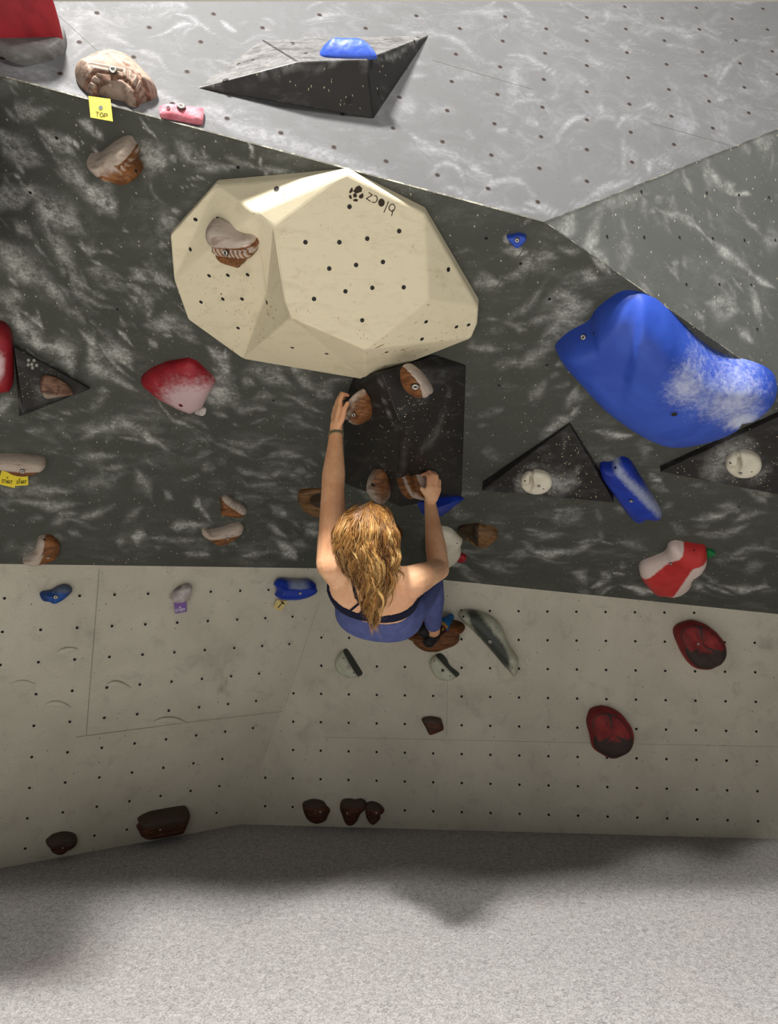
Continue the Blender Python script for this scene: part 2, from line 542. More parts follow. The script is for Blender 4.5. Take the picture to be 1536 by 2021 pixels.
def rnd_strokes(n, xr, yr, angf, Lr, Wr, Ar, seed):
    r = np.random.default_rng(seed); out = []
    for _ in range(n):
        x = r.uniform(*xr); y = r.uniform(*yr)
        out.append((x, y, r.uniform(*Lr), r.uniform(*Wr), angf(x, y) + r.normal(0, 14), r.uniform(*Ar), r.normal(0, .12)))
    return out


# overhang chalk: (x, y, half length, half width, angle, amount, bend)
OV = [(270, 1058, 20, 13, -5, .8, 0), (345, 1062, 60, 5, -3, .35, 0), (562, 1082, 26, 13, 40, .7, 0), (545, 1045, 22, 5, 35, .4, 0),
      (383, 1094, 24, 6, -5, .55, 0), (510, 1090, 28, 5, -12, .35, 0), (130, 1020, 30, 7, -8, .35, 0), (190, 1010, 34, 6, -28, .4, 0),
      (370, 1034, 22, 10, -8, .5, 0), (280, 962, 26, 16, 60, .35, 0), (395, 1005, 30, 4, 50, .55, 0), (335, 975, 10, 6, 30, .5, 0),
      (385, 990, 10, 6, -20, .6, 0), (300, 862, 22, 4, 22, .6, 0), (250, 845, 60, 10, 8, .25, 0), (210, 842, 50, 16, 6, .22, 0),
      (80, 968, 40, 8, 8, .3, 0), (20, 990, 24, 4, -35, .4, 0), (60, 1080, 14, 20, 60, .25, 0), (430, 820, 18, 6, 10, .3, 0),
      (620, 1048, 16, 12, 35, .5, 0), (1120, 1010, 24, 6, 10, .3, 0),
      (905, 1120, 30, 6, 10, .6, 0), (940, 1145, 22, 4, 20, .5, 0), (893, 1108, 12, 5, -10, .8, 0),
      (1090, 1088, 30, 9, -14, .75, 0), (1130, 1082, 36, 5, -10, .45, 0), (1050, 1104, 70, 4, 2, .3, 0), (1140, 1135, 18, 12, 45, .65, .5),
      (1185, 1160, 24, 5, -6, .85, 0), (1265, 1168, 26, 7, 4, .95, 0), (1230, 1137, 14, 4, -6, .7, 0), (1200, 1148, 16, 12, 45, .5, 0),
      (1080, 1050, 40, 6, -4, .3, 0), (1060, 1045, 30, 5, 0, .3, 0), (1470, 1155, 50, 7, 6, .8, 0), (1420, 1160, 26, 5, 20, .5, 0),
      (1490, 1090, 60, 5, 4, .35, 0), (1430, 1050, 50, 8, -12, .35, 0), (1405, 1015, 34, 7, -18, .45, 0), (1480, 1020, 40, 6, -15, .4, 0),
      (1380, 1160, 26, 10, 30, .5, 0), (1150, 1198, 60, 3, 3, .2, 0), (1200, 1175, 20, 3, -6, .5, 0),
      (1210, 862, 44, 7, 4, .75, -.1), (1205, 900, 50, 5, 4, .3, .2), (1105, 838, 30, 9, -25, .6, 0), (1135, 812, 14, 4, -60, .7, 0),
      (1060, 770, 34, 12, -50, .3, 0), (1130, 780, 10, 22, 20, .4, 0), (1275, 895, 12, 10, 0, .3, 0), (1290, 945, 14, 8, 50, .8, 0),
      (1480, 815, 40, 7, -25, .85, 0), (1440, 860, 40, 12, -20, .4, 0), (1120, 590, 46, 14, -5, .35, 0), (1130, 610, 40, 20, -30, .4, 0),
      (1110, 655, 44, 18, -30, .4, 0), (1060, 700, 34, 14, -20, .3, 0), (1185, 520, 30, 8, 40, .5, 0), (1060, 520, 40, 14, -10, .45, 0),
      (1020, 500, 26, 10, 10, .6, 0), (1015, 640, 60, 5, -5, .25, 0), (965, 560, 30, 16, -20, .4, 0), (1000, 470, 6, 10, 0, .6, 0),
      (1160, 540, 16, 10, 20, .5, 0), (1030, 600, 60, 8, -40, .25, 0), (1015, 715, 40, 8, -10, .3, 0), (960, 690, 30, 8, 10, .3, 0),
      (645, 770, 20, 10, 50, .4, 0), (600, 740, 40, 10, 30, .4, 0), (530, 745, 44, 12, 15, .45, 0), (600, 790, 40, 6, 20, .35, 0),
      (590, 835, 30, 6, 10, .3, 0), (445, 770, 30, 18, 10, .55, 0), (430, 700, 30, 10, 30, .5, 0), (440, 740, 26, 20, -10, .4, 0),
      (490, 870, 44, 6, 6, .3, 0), (560, 900, 40, 6, 2, .35, 0), (500, 930, 30, 7, 20, .3, 0), (350, 640, 30, 16, 30, .25, 0),
      (690, 775, 10, 5, 60, .5, 0), (590, 985, 30, 5, 10, .3, 0), (545, 1010, 24, 8, 30, .35, 0)]
r_ = np.random.default_rng(31)
for (x, y, L, W, a, am) in [(30, 290, 50, 20, 35, .55), (20, 395, 30, 40, 60, .5), (60, 370, 20, 14, 20, .5), (110, 420, 60, 26, 50, .55), (200, 385, 40, 24, 30, .7), (150, 350, 50, 14, 40, .5),
                            (110, 290, 50, 12, 45, .45), (145, 292, 12, 5, 60, .9), (170, 240, 22, 10, 30, .5), (60, 220, 40, 12, 20, .45), (300, 320, 34, 30, 20, .45), (270, 300, 20, 26, 60, .4),
                            (40, 520, 60, 26, 50, .5), (120, 500, 60, 14, 60, .45), (20, 600, 40, 18, 40, .35), (90, 560, 70, 12, 45, .4), (160, 580, 60, 10, 45, .4), (300, 545, 50, 12, 8, .5), (290, 600, 30, 14, 70, .4),
                            (210, 540, 40, 14, 30, .3), (330, 450, 24, 24, 0, .3), (410, 330, 60, 8, 20, .4), (370, 290, 30, 14, 60, .35), (470, 320, 30, 10, 15, .3), (560, 335, 60, 7, 14, .35), (120, 690, 60, 18, 45, .5),
                            (60, 650, 50, 14, 40, .55), (200, 730, 50, 20, 45, .5), (230, 690, 30, 16, 30, .45), (320, 650, 34, 14, 10, .35), (420, 770, 40, 22, 0, .5), (440, 710, 22, 14, 60, .55), (250, 840, 90, 13, 6, .4), (180, 900, 50, 8, 0, .2),
                            (480, 800, 40, 10, 20, .3), (100, 1000, 60, 10, 8, .35), (40, 960, 50, 8, 5, .25), (190, 950, 60, 12, -10, .2)]:
    OV.append((x, y, L, W, a, am * 1.15, r_.normal(0, .2)))
    for _ in range(3):
        OV.append((x + r_.normal(0, L * .7), y + r_.normal(0, L * .6), L * r_.uniform(.2, .5), W * r_.uniform(.15, .4), a + r_.normal(0, 20), am * r_.uniform(.6, 1.3), 0))
OV += [(495, 290, 14, 3, 75, .9, 0), (515, 312, 9, 2, 80, .8, 0), (130, 285, 12, 7, 60, .8, 0), (38, 205, 8, 5, 40, .6, 0), (200, 300, 20, 4, 50, .5, 0),
       (245, 662, 20, 3, 40, .8, 0), (215, 700, 60, 4, 47, .5, 0), (340, 815, 90, 2.4, 47, .3, 0), (240, 705, 30, 5, 45, .6, 0), (65, 625, 36, 3, 38, .7, 0)]
OV += rnd_strokes(150, (-60, 620), (480, 1110), lambda x, y: 40 if y < 760 else -6, (6, 30), (2, 10), (.08, .36), 3)
OV += rnd_strokes(150, (900, 1560), (430, 1200), lambda x, y: -14 if y < 760 else 2, (6, 30), (2, 10), (.08, .36), 4)
OV += rnd_strokes(120, (-60, 700), (150, 760), lambda x, y: 42, (5, 26), (1.5, 6), (.08, .5), 5)
OV += rnd_strokes(60, (560, 1000), (740, 1130), lambda x, y: 10, (8, 26), (2, 6), (.06, .26), 6)

C_B1u = C_B1
left_far = PO.hit(-420, 300)
parts = []
parts.append(grid_tri(C_P0, C_P1, C_B1, 300))
parts.append(grid_tri(C_P1, C_B2, C_B1, 190))
ext_P2 = line_at_x(PO, PF, 1900); ext_B2 = line_at_x(PO, PR, 1950)
C_P2 = line_at_x(PO, PF, 1536)
parts.append(grid_tri(C_P1, C_P2, C_B2, 150))
parts.append(grid_quad(C_P2, ext_P2, ext_B2, C_B2, 20, 60))
ov_holes = [(PO.hit(x, y), .005) for x, y in ((112, 272), (60, 380), (24, 530), (232, 610), (470, 330), (1028, 520), (960, 470), (1085, 590), (540, 790), (985, 760), (1080, 720), (1460, 1000))]
wall('wall_overhang', parts, PO, 'overhang', OV, ov_holes, seams=[(1066, 448, 905, 671, .003), (1172, 640, 1168, 780, .0015), (-300, 137, 640, 1107, .0018)])
far_B0 = PL.hit(-700, 1106)
wall('wall_overhang_left', [grid_tri(C_P0, C_B1, C_B0, 170), grid_tri(C_P0, C_B0, far_B0, 60)], PD, 'overhang_left', OV)

# slab strokes
US = [(900, 75, 60, 6, 20, .4, .4), (1060, 120, 60, 5, 25, .5, .2), (1290, 210, 30, 5, 15, .55, .3), (1180, 210, 4, 20, 0, .3, 0),
      (1240, 235, 30, 7, -20, .5, .4), (1130, 240, 40, 6, -20, .5, .5), (1250, 300, 24, 6, 60, .5, .3), (1280, 320, 14, 5, 65, .6, .2),
      (885, 330, 44, 5, 10, .5, .6), (900, 372, 40, 4, 20, .4, .4), (1000, 362, 50, 5, 10, .45, .5), (830, 275, 30, 4, 35, .5, 0), (870, 305, 60, 10, 15, .35, 0),
      (730, 345, 60, 12, 17, .6, 0), (620, 300, 90, 14, 14, .45, 0), (500, 260, 90, 16, 12, .5, 0), (420, 225, 40, 14, 10, .5, 0), (330, 190, 50, 8, 30, .45, 0),
      (150, 60, 14, 34, 0, .35, 0), (300, 100, 50, 6, 25, .4, .5), (350, 60, 60, 3, -5, .6, 0), (385, 45, 50, 3, 18, .7, .2), (450, 50, 20, 4, 40, .7, 0),
      (640, 30, 40, 5, 4, .4, 0), (650, 110, 30, 4, 10, .3, 0), (90, 160, 100, 10, 16, .5, 0), (60, 140, 50, 9, 14, .4, 0), (800, 200, 30, 16, 30, .3, 0),
      (1010, 170, 12, 40, 10, .2, 0), (1440, 130, 60, 4, -50, .3, .3), (1080, 410, 50, 8, 10, .6, 0), (1190, 380, 60, 6, -28, .5, 0), (1000, 410, 60, 6, 12, .5, 0),
      (1345, 70, 40, 6, 30, .25, 0), (1200, 30, 60, 6, 5, .25, 0), (960, 25, 60, 6, 5, .3, 0), (1260, 360, 14, 4, 70, .6, 0), (1230, 300, 4, 26, 0, .5, 0)]
US += rnd_strokes(190, (-50, 1560), (0, 440), lambda x, y: 12, (8, 40), (1.5, 6), (.08, .4), 11)
uh = []
ui, uj, ut = np.array([.1450, .0314, .0157]), np.array([-.0197, .1309, -.0722]), np.array([.3998, -1.7056, 2.4949])
SLAB_TOP = 3.0
for i in range(-12, 14):
    for j in range(-12, 12):
        c = CAM + CV(ut + ui * i + uj * j)
        x, y = project(c)[0]
        c = PU.hit(x, y)
        if y < 12 or y > 460 or x < -60 or x > 1580: continue
        lip = 438 + (x - 1075) * .2715 if x < 1075 else 438 - (x - 1075) * .397
        if y > lip - 8: continue
        uh.append((c, .0055))
U0, U1 = PU.hit(-420, SLAB_TOP), PU.hit(1075, SLAB_TOP)
eUF = line_at_x(PU, PF, 1900)
U2 = PU.hit(1900, SLAB_TOP)
parts = [grid_quad(C_P0, C_P1, U1, U0, 260, 80), grid_quad(C_P1, eUF, U2, U1, 130, 60)]
wall('wall_upper', parts, PU, 'slab', US, uh, rim=True, seams=[(852, 118, 1052, 176, .0022), (1285, 243, 1446, 288, .0022), (115, 30, 190, 98, .0015)])

FSx = [(1120, 440, 40, 12, -60, .5, 0), (1160, 470, 16, 40, 20, .5, 0), (1185, 505, 24, 12, 45, .7, 0), (1340, 300, 8, 40, 10, .4, 0), (1420, 350, 40, 8, 30, .6, 0), (1300, 310, 40, 14, -25, .5, 0),
       (1450, 370, 30, 4, 25, .7, 0), (1400, 330, 14, 30, 0, .4, 0), (1350, 440, 60, 6, 33, .45, 0), (1440, 500, 50, 7, 33, .6, 0), (1500, 545, 40, 7, 33, .7, 0),
       (1430, 610, 26, 22, 20, .55, 0), (1490, 600, 10, 40, -20, .5, 0), (1480, 440, 50, 3, 50, .4, 0), (1240, 500, 18, 30, 10, .35, 0), (1330, 510, 10, 8, 0, .4, 0),
       (1520, 480, 20, 20, 0, .35, 0), (1470, 660, 24, 8, 30, .6, 0), (1420, 560, 14, 12, 0, .3, 0), (1220, 400, 60, 14, -20, .3, 0), (1500, 280, 20, 30, 0, .4, 0)]
FSx += rnd_strokes(110, (1060, 1560), (260, 760), lambda x, y: 70, (6, 26), (2, 8), (.08, .34), 21)
fh = [(1000 + x * .349, 200 + y * .349) for x, y in ((568, 764), (778, 768), (978, 769), (1166, 775), (1345, 785), (762, 511), (1132, 517), (1313, 530), (1484, 543), (1017, 1034), (1203, 1035), (1382, 1037), (1418, 1288), (1520, 785))]
wall('wall_upper_right', [grid_tri(C_P1, C_P2, C_UF, 190), grid_quad(C_P2, ext_P2, eUF, C_UF, 30, 60)], PF, 'facet', FSx, [(PF.hit(x, y), .0045) for x, y in fh])

# lower walls
LRa, LRb = line_pp(PL, PR)
crease_top = C_B1
crease_bot = PR.hit(468, 1625)
fl = float(crease_bot[2])
FLOOR_Z = 0.0
CAMH = CAM[2]


def on_floor(pl, x):                                # where the wall foot is seen at column x
    n = np.array([0, 0, 1.0]); d = np.cross(pl.n, n); d /= np.linalg.norm(d)
    A = np.array([pl.n, n, d]); p = np.linalg.solve(A, [pl.d, FLOOR_Z, 0])
    k = FW * ((x - CX) / FPX) - RX
    return p + d * (-((p - CAM) @ k) / (d @ k))


dn, dd = line_pp(PL, PR)
t = (FLOOR_Z - dn[2]) / dd[2]
corner = dn + dd * t
R0 = corner; R1 = on_floor(PR, 1950)
Lf = on_floor(PL, -700)
rh = []
ru, rv, rt = np.array([.1494, -.0002, -.0116]), np.array([-.0003, .15, -.0062]), np.array([-.5123, .5244, 3.9116])
for i in range(-2, 22):
    for j in range(-2, 9):
        c = CAM + CV(rt + ru * i + rv * j); x, y = project(c)[0]
        if y < 1122 + (x - 620) * .0985 + 12 or y > 1648: continue
        crx = 655 - (y - 1122) * .37
        if x < crx + 14: continue
        if j == 7 - 7 and x < 900: continue
        rh.append((PR.hit(x, y), .0066))
LS = [(1460, 1190 + 0, 30, 6, 10, .3, 0), (1520, 1270, 30, 10, 10, .4, 0), (1440, 1300, 20, 20, 0, .2, 0), (1270, 1450, 60, 20, 0, .25, 0), (1290, 1480, 8, 3, -30, .8, 0), (1274, 1453, 6, 3, 0, .7, 0),
      (940, 1410, 12, 10, 0, .5, 0), (760, 1452, 6, 4, 0, .7, 0), (620, 1360, 20, 12, 0, .3, 0), (645, 1395, 4, 4, 0, .5, 0), (900, 1380, 60, 30, 0, .18, 0), (640, 1440, 60, 16, 0, .15, 0)]
wall('wall_lower_right', [grid_quad(crease_top, ext_B2, R1, R0, 90, 40)], PR, 'lower', LS, rh,
     seams=[(640, 1455, 1536, 1474, .0012), (884, 1290, 882, 1454, .0012), (1346, 1210, 1346, 1300, .001)])
lh = []
lu, lv, lt = np.array([.1298, .0035, .0747]), np.array([-.0196, .1477, .0196]), np.array([-1.6573, .3719, 3.1218])
for i in range(-5, 14):
    for j in range(-1, 10):
        c = CAM + CV(lt + lu * i + lv * j); x, y = project(c)[0]
        if y < 1130 or x < -40: continue
        crx = 655 - (y - 1122) * .37
        if x > crx - 26: continue
        if y > 1712 - x * .185: continue
        lh.append((PL.hit(x, y), .0062))
LSl = [(445, 1350, 14, 5, -20, .6, 0), (440, 1330, 3, 14, 10, .4, 0), (235, 1435, 5, 4, 0, .7, 0), (190, 1245, 22, 4, 0, .4, 0), (120, 1290, 30, 20, 0, .2, 0), (430, 1300, 80, 30, 0, .2, 0)]
wall('wall_lower_left', [grid_quad(far_B0, C_B0, on_floor(PL, 0), Lf, 20, 40), grid_quad(C_B0, crease_top, corner, on_floor(PL, 0), 90, 40)], PL, 'lower', LSl, lh,
     seams=[(196, 1125, 170, 1452, .0013), (150, 1455, 388, 1424, .0013), (388, 1424, 560, 1404, .0013), (630, 1190, 560, 1400, .001)])

# worn pale strip along the lip of the overhang
def strip(name, pts, pl, w, mat):
    b = MB()
    for (a, c) in zip(pts[:-1], pts[1:]):
        d = np.cross(c - a, pl.n); d = d / np.linalg.norm(d) * w / 2
        b.add([a - d + pl.n * .0012, c - d + pl.n * .0012, c + d + pl.n * .0012, a + d + pl.n * .0012], [[0, 1, 2, 3]], 0)
    return structure(b.obj(name, [mat]))


lipm = NT('worn_lip_edge', .8, .2)
vv = lipm.coord()
lipm.color(lipm.mix(lipm.ramp(lipm.noise(vv, 14, 7, .8), .45, .62), srgb(86, 86, 80), srgb(170, 166, 150)))
MATS['lip'] = lipm.m
strip('trim_1', [C_P0, C_P1], PU, .006, 'lip')
strip('trim_2', [C_P1, ext_P2], PF, .0035, 'lip')
strip('trim_3', [C_P1, eUF], PF, .0025, 'lip')

# plateau behind the slab and pale wall behind it
b = MB()
back = np.array([0, 1.6, .0])
for a, c in ((U0, U1), (U1, U2)):
    b.add([a, c, c + back, a + back], [[0, 1, 2, 3]])
plat = b.obj('trim_4', ['slab'])
structure(plat)
plain('pale_hall_paint', srgb(225, 220, 205), .8)
b = MB()
y0 = U0[1] + 1.6
b.add([(-5, 5.2, 0), (6, 5.2, 0), (6, 5.2, 6), (-5, 5.2, 6)], [[0, 1, 2, 3]])
structure(b.obj('wall_back', [MATS['pale_hall_paint']]))

# unseen wedge added just left of the view, shaped to shade the mat
b = MB()
q = [PO.hit(-30, 190), PO.hit(-420, 150), PO.hit(-420, 640), PO.hit(-30, 520), np.array([-1.02, 1.62, 2.46]), np.array([-1.03, 1.70, 2.10]), np.array([-1.6, 1.5, 2.3])]
b.add(q, [[0, 4, 6, 1], [0, 3, 5, 4], [3, 2, 6, 5], [4, 5, 6], [1, 6, 2]])
structure(b.obj('added_shade_wall', ['overhang_left'], uvs=np.array([PO.uv(p_) for p_ in b.v])))

# floor
b = MB()
b.add([(-6, -5, 0), (7, -5, 0), (7, 5.3, 0), (-6, 5.3, 0)], [[0, 1, 2, 3]])
floor = b.obj('floor', ['floor']); structure(floor)

# ------------------------------------------------------------------ outline helpers
def smooth_closed(pts, n):
    p = np.array(pts, float); m = len(p); out = []
    seg = np.linalg.norm(np.roll(p, -1, 0) - p, axis=1); tot = seg.sum()
    for i in range(m):
        k = max(2, int(round(n * seg[i] / tot)))
        p0, p1, p2, p3 = p[i - 1], p[i], p[(i + 1) % m], p[(i + 2) % m]
        for t in np.linspace(0, 1, k, endpoint=False):
            out.append(.5 * ((2 * p1) + (-p0 + p2) * t + (2 * p0 - 5 * p1 + 4 * p2 - p3) * t * t + (-p0 + 3 * p1 - 3 * p2 + p3) * t ** 3))
    return np.array(out)


def chaikin(pts, n, it=2):
    p = np.array(pts, float)
    for _ in range(it):
        q = []
        for i in range(len(p)):
            a, b = p[i], p[(i + 1) % len(p)]
            L = np.linalg.norm(b - a); k = min(.25, 2.2 / max(L, 1e-6)) if _ == 0 else .25
            q += [a * (1 - k) + b * k, a * k + b * (1 - k)]
        p = np.array(q)
    seg = np.linalg.norm(np.roll(p, -1, 0) - p, axis=1); cum = np.concatenate([[0], np.cumsum(seg)])
    t = np.linspace(0, cum[-1], n, endpoint=False); pp = np.concatenate([p, p[:1]])
    return np.stack([np.interp(t, cum, pp[:, 0]), np.interp(t, cum, pp[:, 1])], -1)


def near_on_polyline(q, sp):
    if len(sp) == 1: return np.repeat(sp, len(q), 0), np.zeros(len(q))
    best = np.full(len(q), 1e9); out = np.zeros((len(q), 2)); par = np.zeros(len(q))
    for i in range(len(sp) - 1):
        a, b = sp[i], sp[i + 1]; d = b - a
        t = np.clip(((q - a) @ d) / (d @ d), 0, 1); c = a + t[:, None] * d
        r = np.linalg.norm(q - c, axis=1); m = r < best
        best[m] = r[m]; out[m] = c[m]; par[m] = i + t[m]
    return out, par


BV = {}                                                # surface lookup per object


def reg(o, V, F):
    BV[o.name] = BVHTree.FromPolygons([tuple(v) for v in V], [tuple(int(i) for i in f) for f in F])
    return o


def cast(o, x, y):
    d = ray(x, y); d = d / np.linalg.norm(d)
    h = BV[o.name].ray_cast(Vector(CAM), Vector(d))
    if h[0] is None: return None
    n = np.array(h[1]); n = n if n @ d < 0 else -n
    return np.array(h[0]), n


def vnoise(V, scale, amp, seed=0):
    return np.array([mnoise.fractal(Vector(v * scale) + Vector((seed, seed * 1.7, 0)), 1.0, 2.0, 4) for v in V]) * amp


def hold(name, outline, pl, H, spine, mat, label, cat='climbing hold', group=None, p=2.2, q=2.0, edge=.012, chalk=None,
         bolts=(), holes=(), rough=.0022, smooth=True, band=None, n=104, K=20, hs=None, tilt=(0, 0), seed=0, parent=None, br=.011, dish=None, relief=None):
    """resin hold on plane pl whose silhouette follows the pixel outline; H is its height over the wall"""
    out0 = smooth_closed(outline, n) if smooth else chaikin(outline, n)
    sp0 = np.array(spine, float)
    tgt = np.array([out0.min(0), out0.max(0)]); c0 = tgt.mean(0)
    sc = np.ones(2); sh = np.zeros(2)
    ts = np.concatenate([[1.0, 1.0], np.cos(np.linspace(.12, math.pi / 2 - .05, K))])
    for it in range(4):
        ro = (out0 - c0) * sc + c0 + sh; rs = (sp0 - c0) * sc + c0 + sh
        R = np.array([pl.uv(pl.hit(x, y)) for x, y in ro]); SP = np.array([pl.uv(pl.hit(x, y)) for x, y in rs])
        near, par = near_on_polyline(R, SP)
        hk = np.ones(len(R)) if hs is None else np.interp(par, np.arange(len(hs)), hs)
        V = []; TT = []
        lo, hi = R.min(0), R.max(0)
        for k, t in enumerate(ts):
            uvp = near + (R - near) * t
            un = (uvp - (lo + hi) / 2) / ((hi - lo) / 2)
            if k == 0: h = np.full(len(R), -.003)
            else:
                h = edge + (H * hk - edge) * (1 - t ** p) ** (1 / q)
                h = h * (1 + tilt[0] * un[:, 0] + tilt[1] * un[:, 1])
                if dish is not None: h = h - dish(un[:, 0], un[:, 1], t)
                if band is not None: h = h + band(un[:, 0], un[:, 1], t)
                h = np.maximum(h, .002)
            V.append(pl.o + uvp[:, :1] * pl.u + uvp[:, 1:] * pl.v + h[:, None] * pl.n); TT.append(np.column_stack([un, np.full(len(R), t)]))
        V = np.concatenate(V); TT = np.concatenate(TT)
        if it < 3:
            px = project(V); got = np.array([px.min(0), px.max(0)])
            sc = sc * np.clip((tgt[1] - tgt[0]) / (got[1] - got[0]), .6, 1.4)
            ro = (out0 - c0) * sc + c0 + sh
            sh = sh + (tgt.mean(0) - got.mean(0))
    N = len(R); rings = len(ts)
    F = []
    for k in range(rings - 1):
        for i in range(N):
            j = (i + 1) % N
            F.append((k * N + i, k * N + j, (k + 1) * N + j, (k + 1) * N + i))
    cen = V.reshape(rings, N, 3)
    w = np.clip((1 - TT[:, 2]) * 6, 0, 1); w[TT[:, 2] > .999] = .0
    V = V + pl.n * (vnoise(V, 22, rough, seed + 1) * w)[:, None] + pl.n * (vnoise(V, 70, rough * .4, seed + 5) * w)[:, None]
    rel = None
    if relief is not None:
        rel, dh = relief(project(V)); V = V + pl.n * (dh * w)[:, None]
    # orient faces outward
    f0 = F[N * 4]; fn = np.cross(V[f0[1]] - V[f0[0]], V[f0[2]] - V[f0[0]])
    if fn @ pl.n < 0: F = [f[::-1] for f in F]
    ch = rel if rel is not None else np.zeros(len(V)) if chalk is None else np.clip(chalk(TT[:, 0], TT[:, 1], TT[:, 2]), 0, 1)
    org = V[:N].mean(0)
    # weld the collapsed last ring
    bm = bmesh.new(); lay = bm.verts.layers.float.new('chalk')
    vs = [bm.verts.new(v - (org if parent is None else np.array(parent.matrix_world.translation))) for v in V]
    for v, c in zip(vs, ch): v[lay] = c
    for f in F:
        try: bm.faces.new([vs[i] for i in f])
        except ValueError: pass
    bmesh.ops.remove_doubles(bm, verts=vs[-N:], dist=.0015 if H > .1 else .0008)
    ring = []
    for v in vs[-N:]:
        if v.is_valid and v not in ring: ring.append(v)
    if len(ring) > 2:
        try: caps = bmesh.ops.triangulate(bm, faces=[bm.faces.new(ring)])['faces']
        except ValueError: caps = []
    bm.normal_update()
    bmesh.ops.reverse_faces(bm, faces=[f for f in caps if f.is_valid and f.normal.dot(Vector(pl.n)) < 0])
    for f in bm.faces: f.smooth = True
    me = bpy.data.meshes.new(name); bm.to_mesh(me); bm.free()
    me.materials.append(MATS[mat])
    o = bpy.data.objects.new(name, me); COL.objects.link(o)
    if parent is None:
        o.location = tuple(org); o.matrix_world = Matrix.Translation(Vector(tuple(org)))
        tag(o, label, cat, group)
    else: o.parent = parent
    reg(o, V, F)
    for b in bolts:
        c = cast(o, b[0], b[1])
        if c:
            bolt(o if parent is None else parent, c[0] + c[1] * .0006, c[1] * .7 + pl.n * .3, b[2] if len(b) > 2 else br)
    for b in holes:
        c = cast(o, b[0], b[1])
        if c:
            m = MB(); r = b[2] if len(b) > 2 else .006
            m.disc(c[0], c[1], r, 0, 14, .0012); m.ring(c[0] + c[1] * .0006, c[1], r, r * .22, 1)
            m.obj('screw_hole', ['bolthole', mat], o)
    return o


def volume(name, verts, faces, mats, pl, label, cat='climbing volume', chalk=(), holes=(), group=None, bevel=.004, cell=.03, fm=None, hr=.0055, rim=None):
    """faceted wooden volume: verts are (x, y, height over plane) or points"""
    pts = [pl.hit(v[0], v[1], v[2]) if len(v) == 3 and not isinstance(v, np.ndarray) else np.asarray(v) for v in verts]
    org = np.mean(pts, 0)
    bm = bmesh.new(); vs = [bm.verts.new(p - org) for p in pts]
    for k, f in enumerate(faces):
        bf = bm.faces.new([vs[i] for i in f])
        if fm: bf.material_index = fm[k]
    bmesh.ops.recalc_face_normals(bm, faces=bm.faces)
    bm.normal_update()
    tot = sum((f.normal.dot(Vector(pl.n)) * f.calc_area() for f in bm.faces))
    if tot < 0: bmesh.ops.reverse_faces(bm, faces=bm.faces)
    if bevel: bmesh.ops.bevel(bm, geom=[e for e in bm.edges if len(e.link_faces) == 2], offset=bevel, segments=2, profile=.5, affect='EDGES', clamp_overlap=True)
    bmesh.ops.triangulate(bm, faces=bm.faces)
    for _ in range(6):
        long = [e for e in bm.edges if e.calc_length() > cell]
        if not long: break
        bmesh.ops.subdivide_edges(bm, edges=long, cuts=1); bmesh.ops.triangulate(bm, faces=[f for f in bm.faces if len(f.verts) > 3])
    bm.verts.index_update()
    V = np.array([v.co for v in bm.verts]) + org
    lay = bm.verts.layers.float.new('chalk'); cv = strokes_value(project(V), chalk) if len(chalk) else np.zeros(len(V))
    bm.verts.ensure_lookup_table()
    for v, c in zip(bm.verts, cv): v[lay] = c
    me = bpy.data.meshes.new(name)
    tree = BVHTree.FromBMesh(bm)
    V0 = [v.co.copy() for v in bm.verts]; F0 = [[v.index for v in f.verts] for f in bm.faces]
    for b in holes:
        d = ray(b[0], b[1]); d /= np.linalg.norm(d)
        h = tree.ray_cast(Vector(CAM - org), Vector(d))
        if h[0] is None: continue
        nn = np.array(h[1]); r = b[2] if len(b) > 2 else hr
        vv = disc(np.array(h[0]) + nn * .0008, nn, r, 12)
        nf = bm.faces.new([bm.verts.new(q) for q in vv]); nf.material_index = len(mats)
    bm.to_mesh(me); bm.free()
    for m in list(mats) + ['bolthole']: me.materials.append(MATS[m])
    o = bpy.data.objects.new(name, me); COL.objects.link(o)
    o.location = tuple(org); o.matrix_world = Matrix.Translation(Vector(tuple(org)))
    tag(o, label, cat, group)
    reg(o, [np.array(v) + org for v in V0], F0)
    return o


def plane3(a, b, c): return Plane(a, b, c)


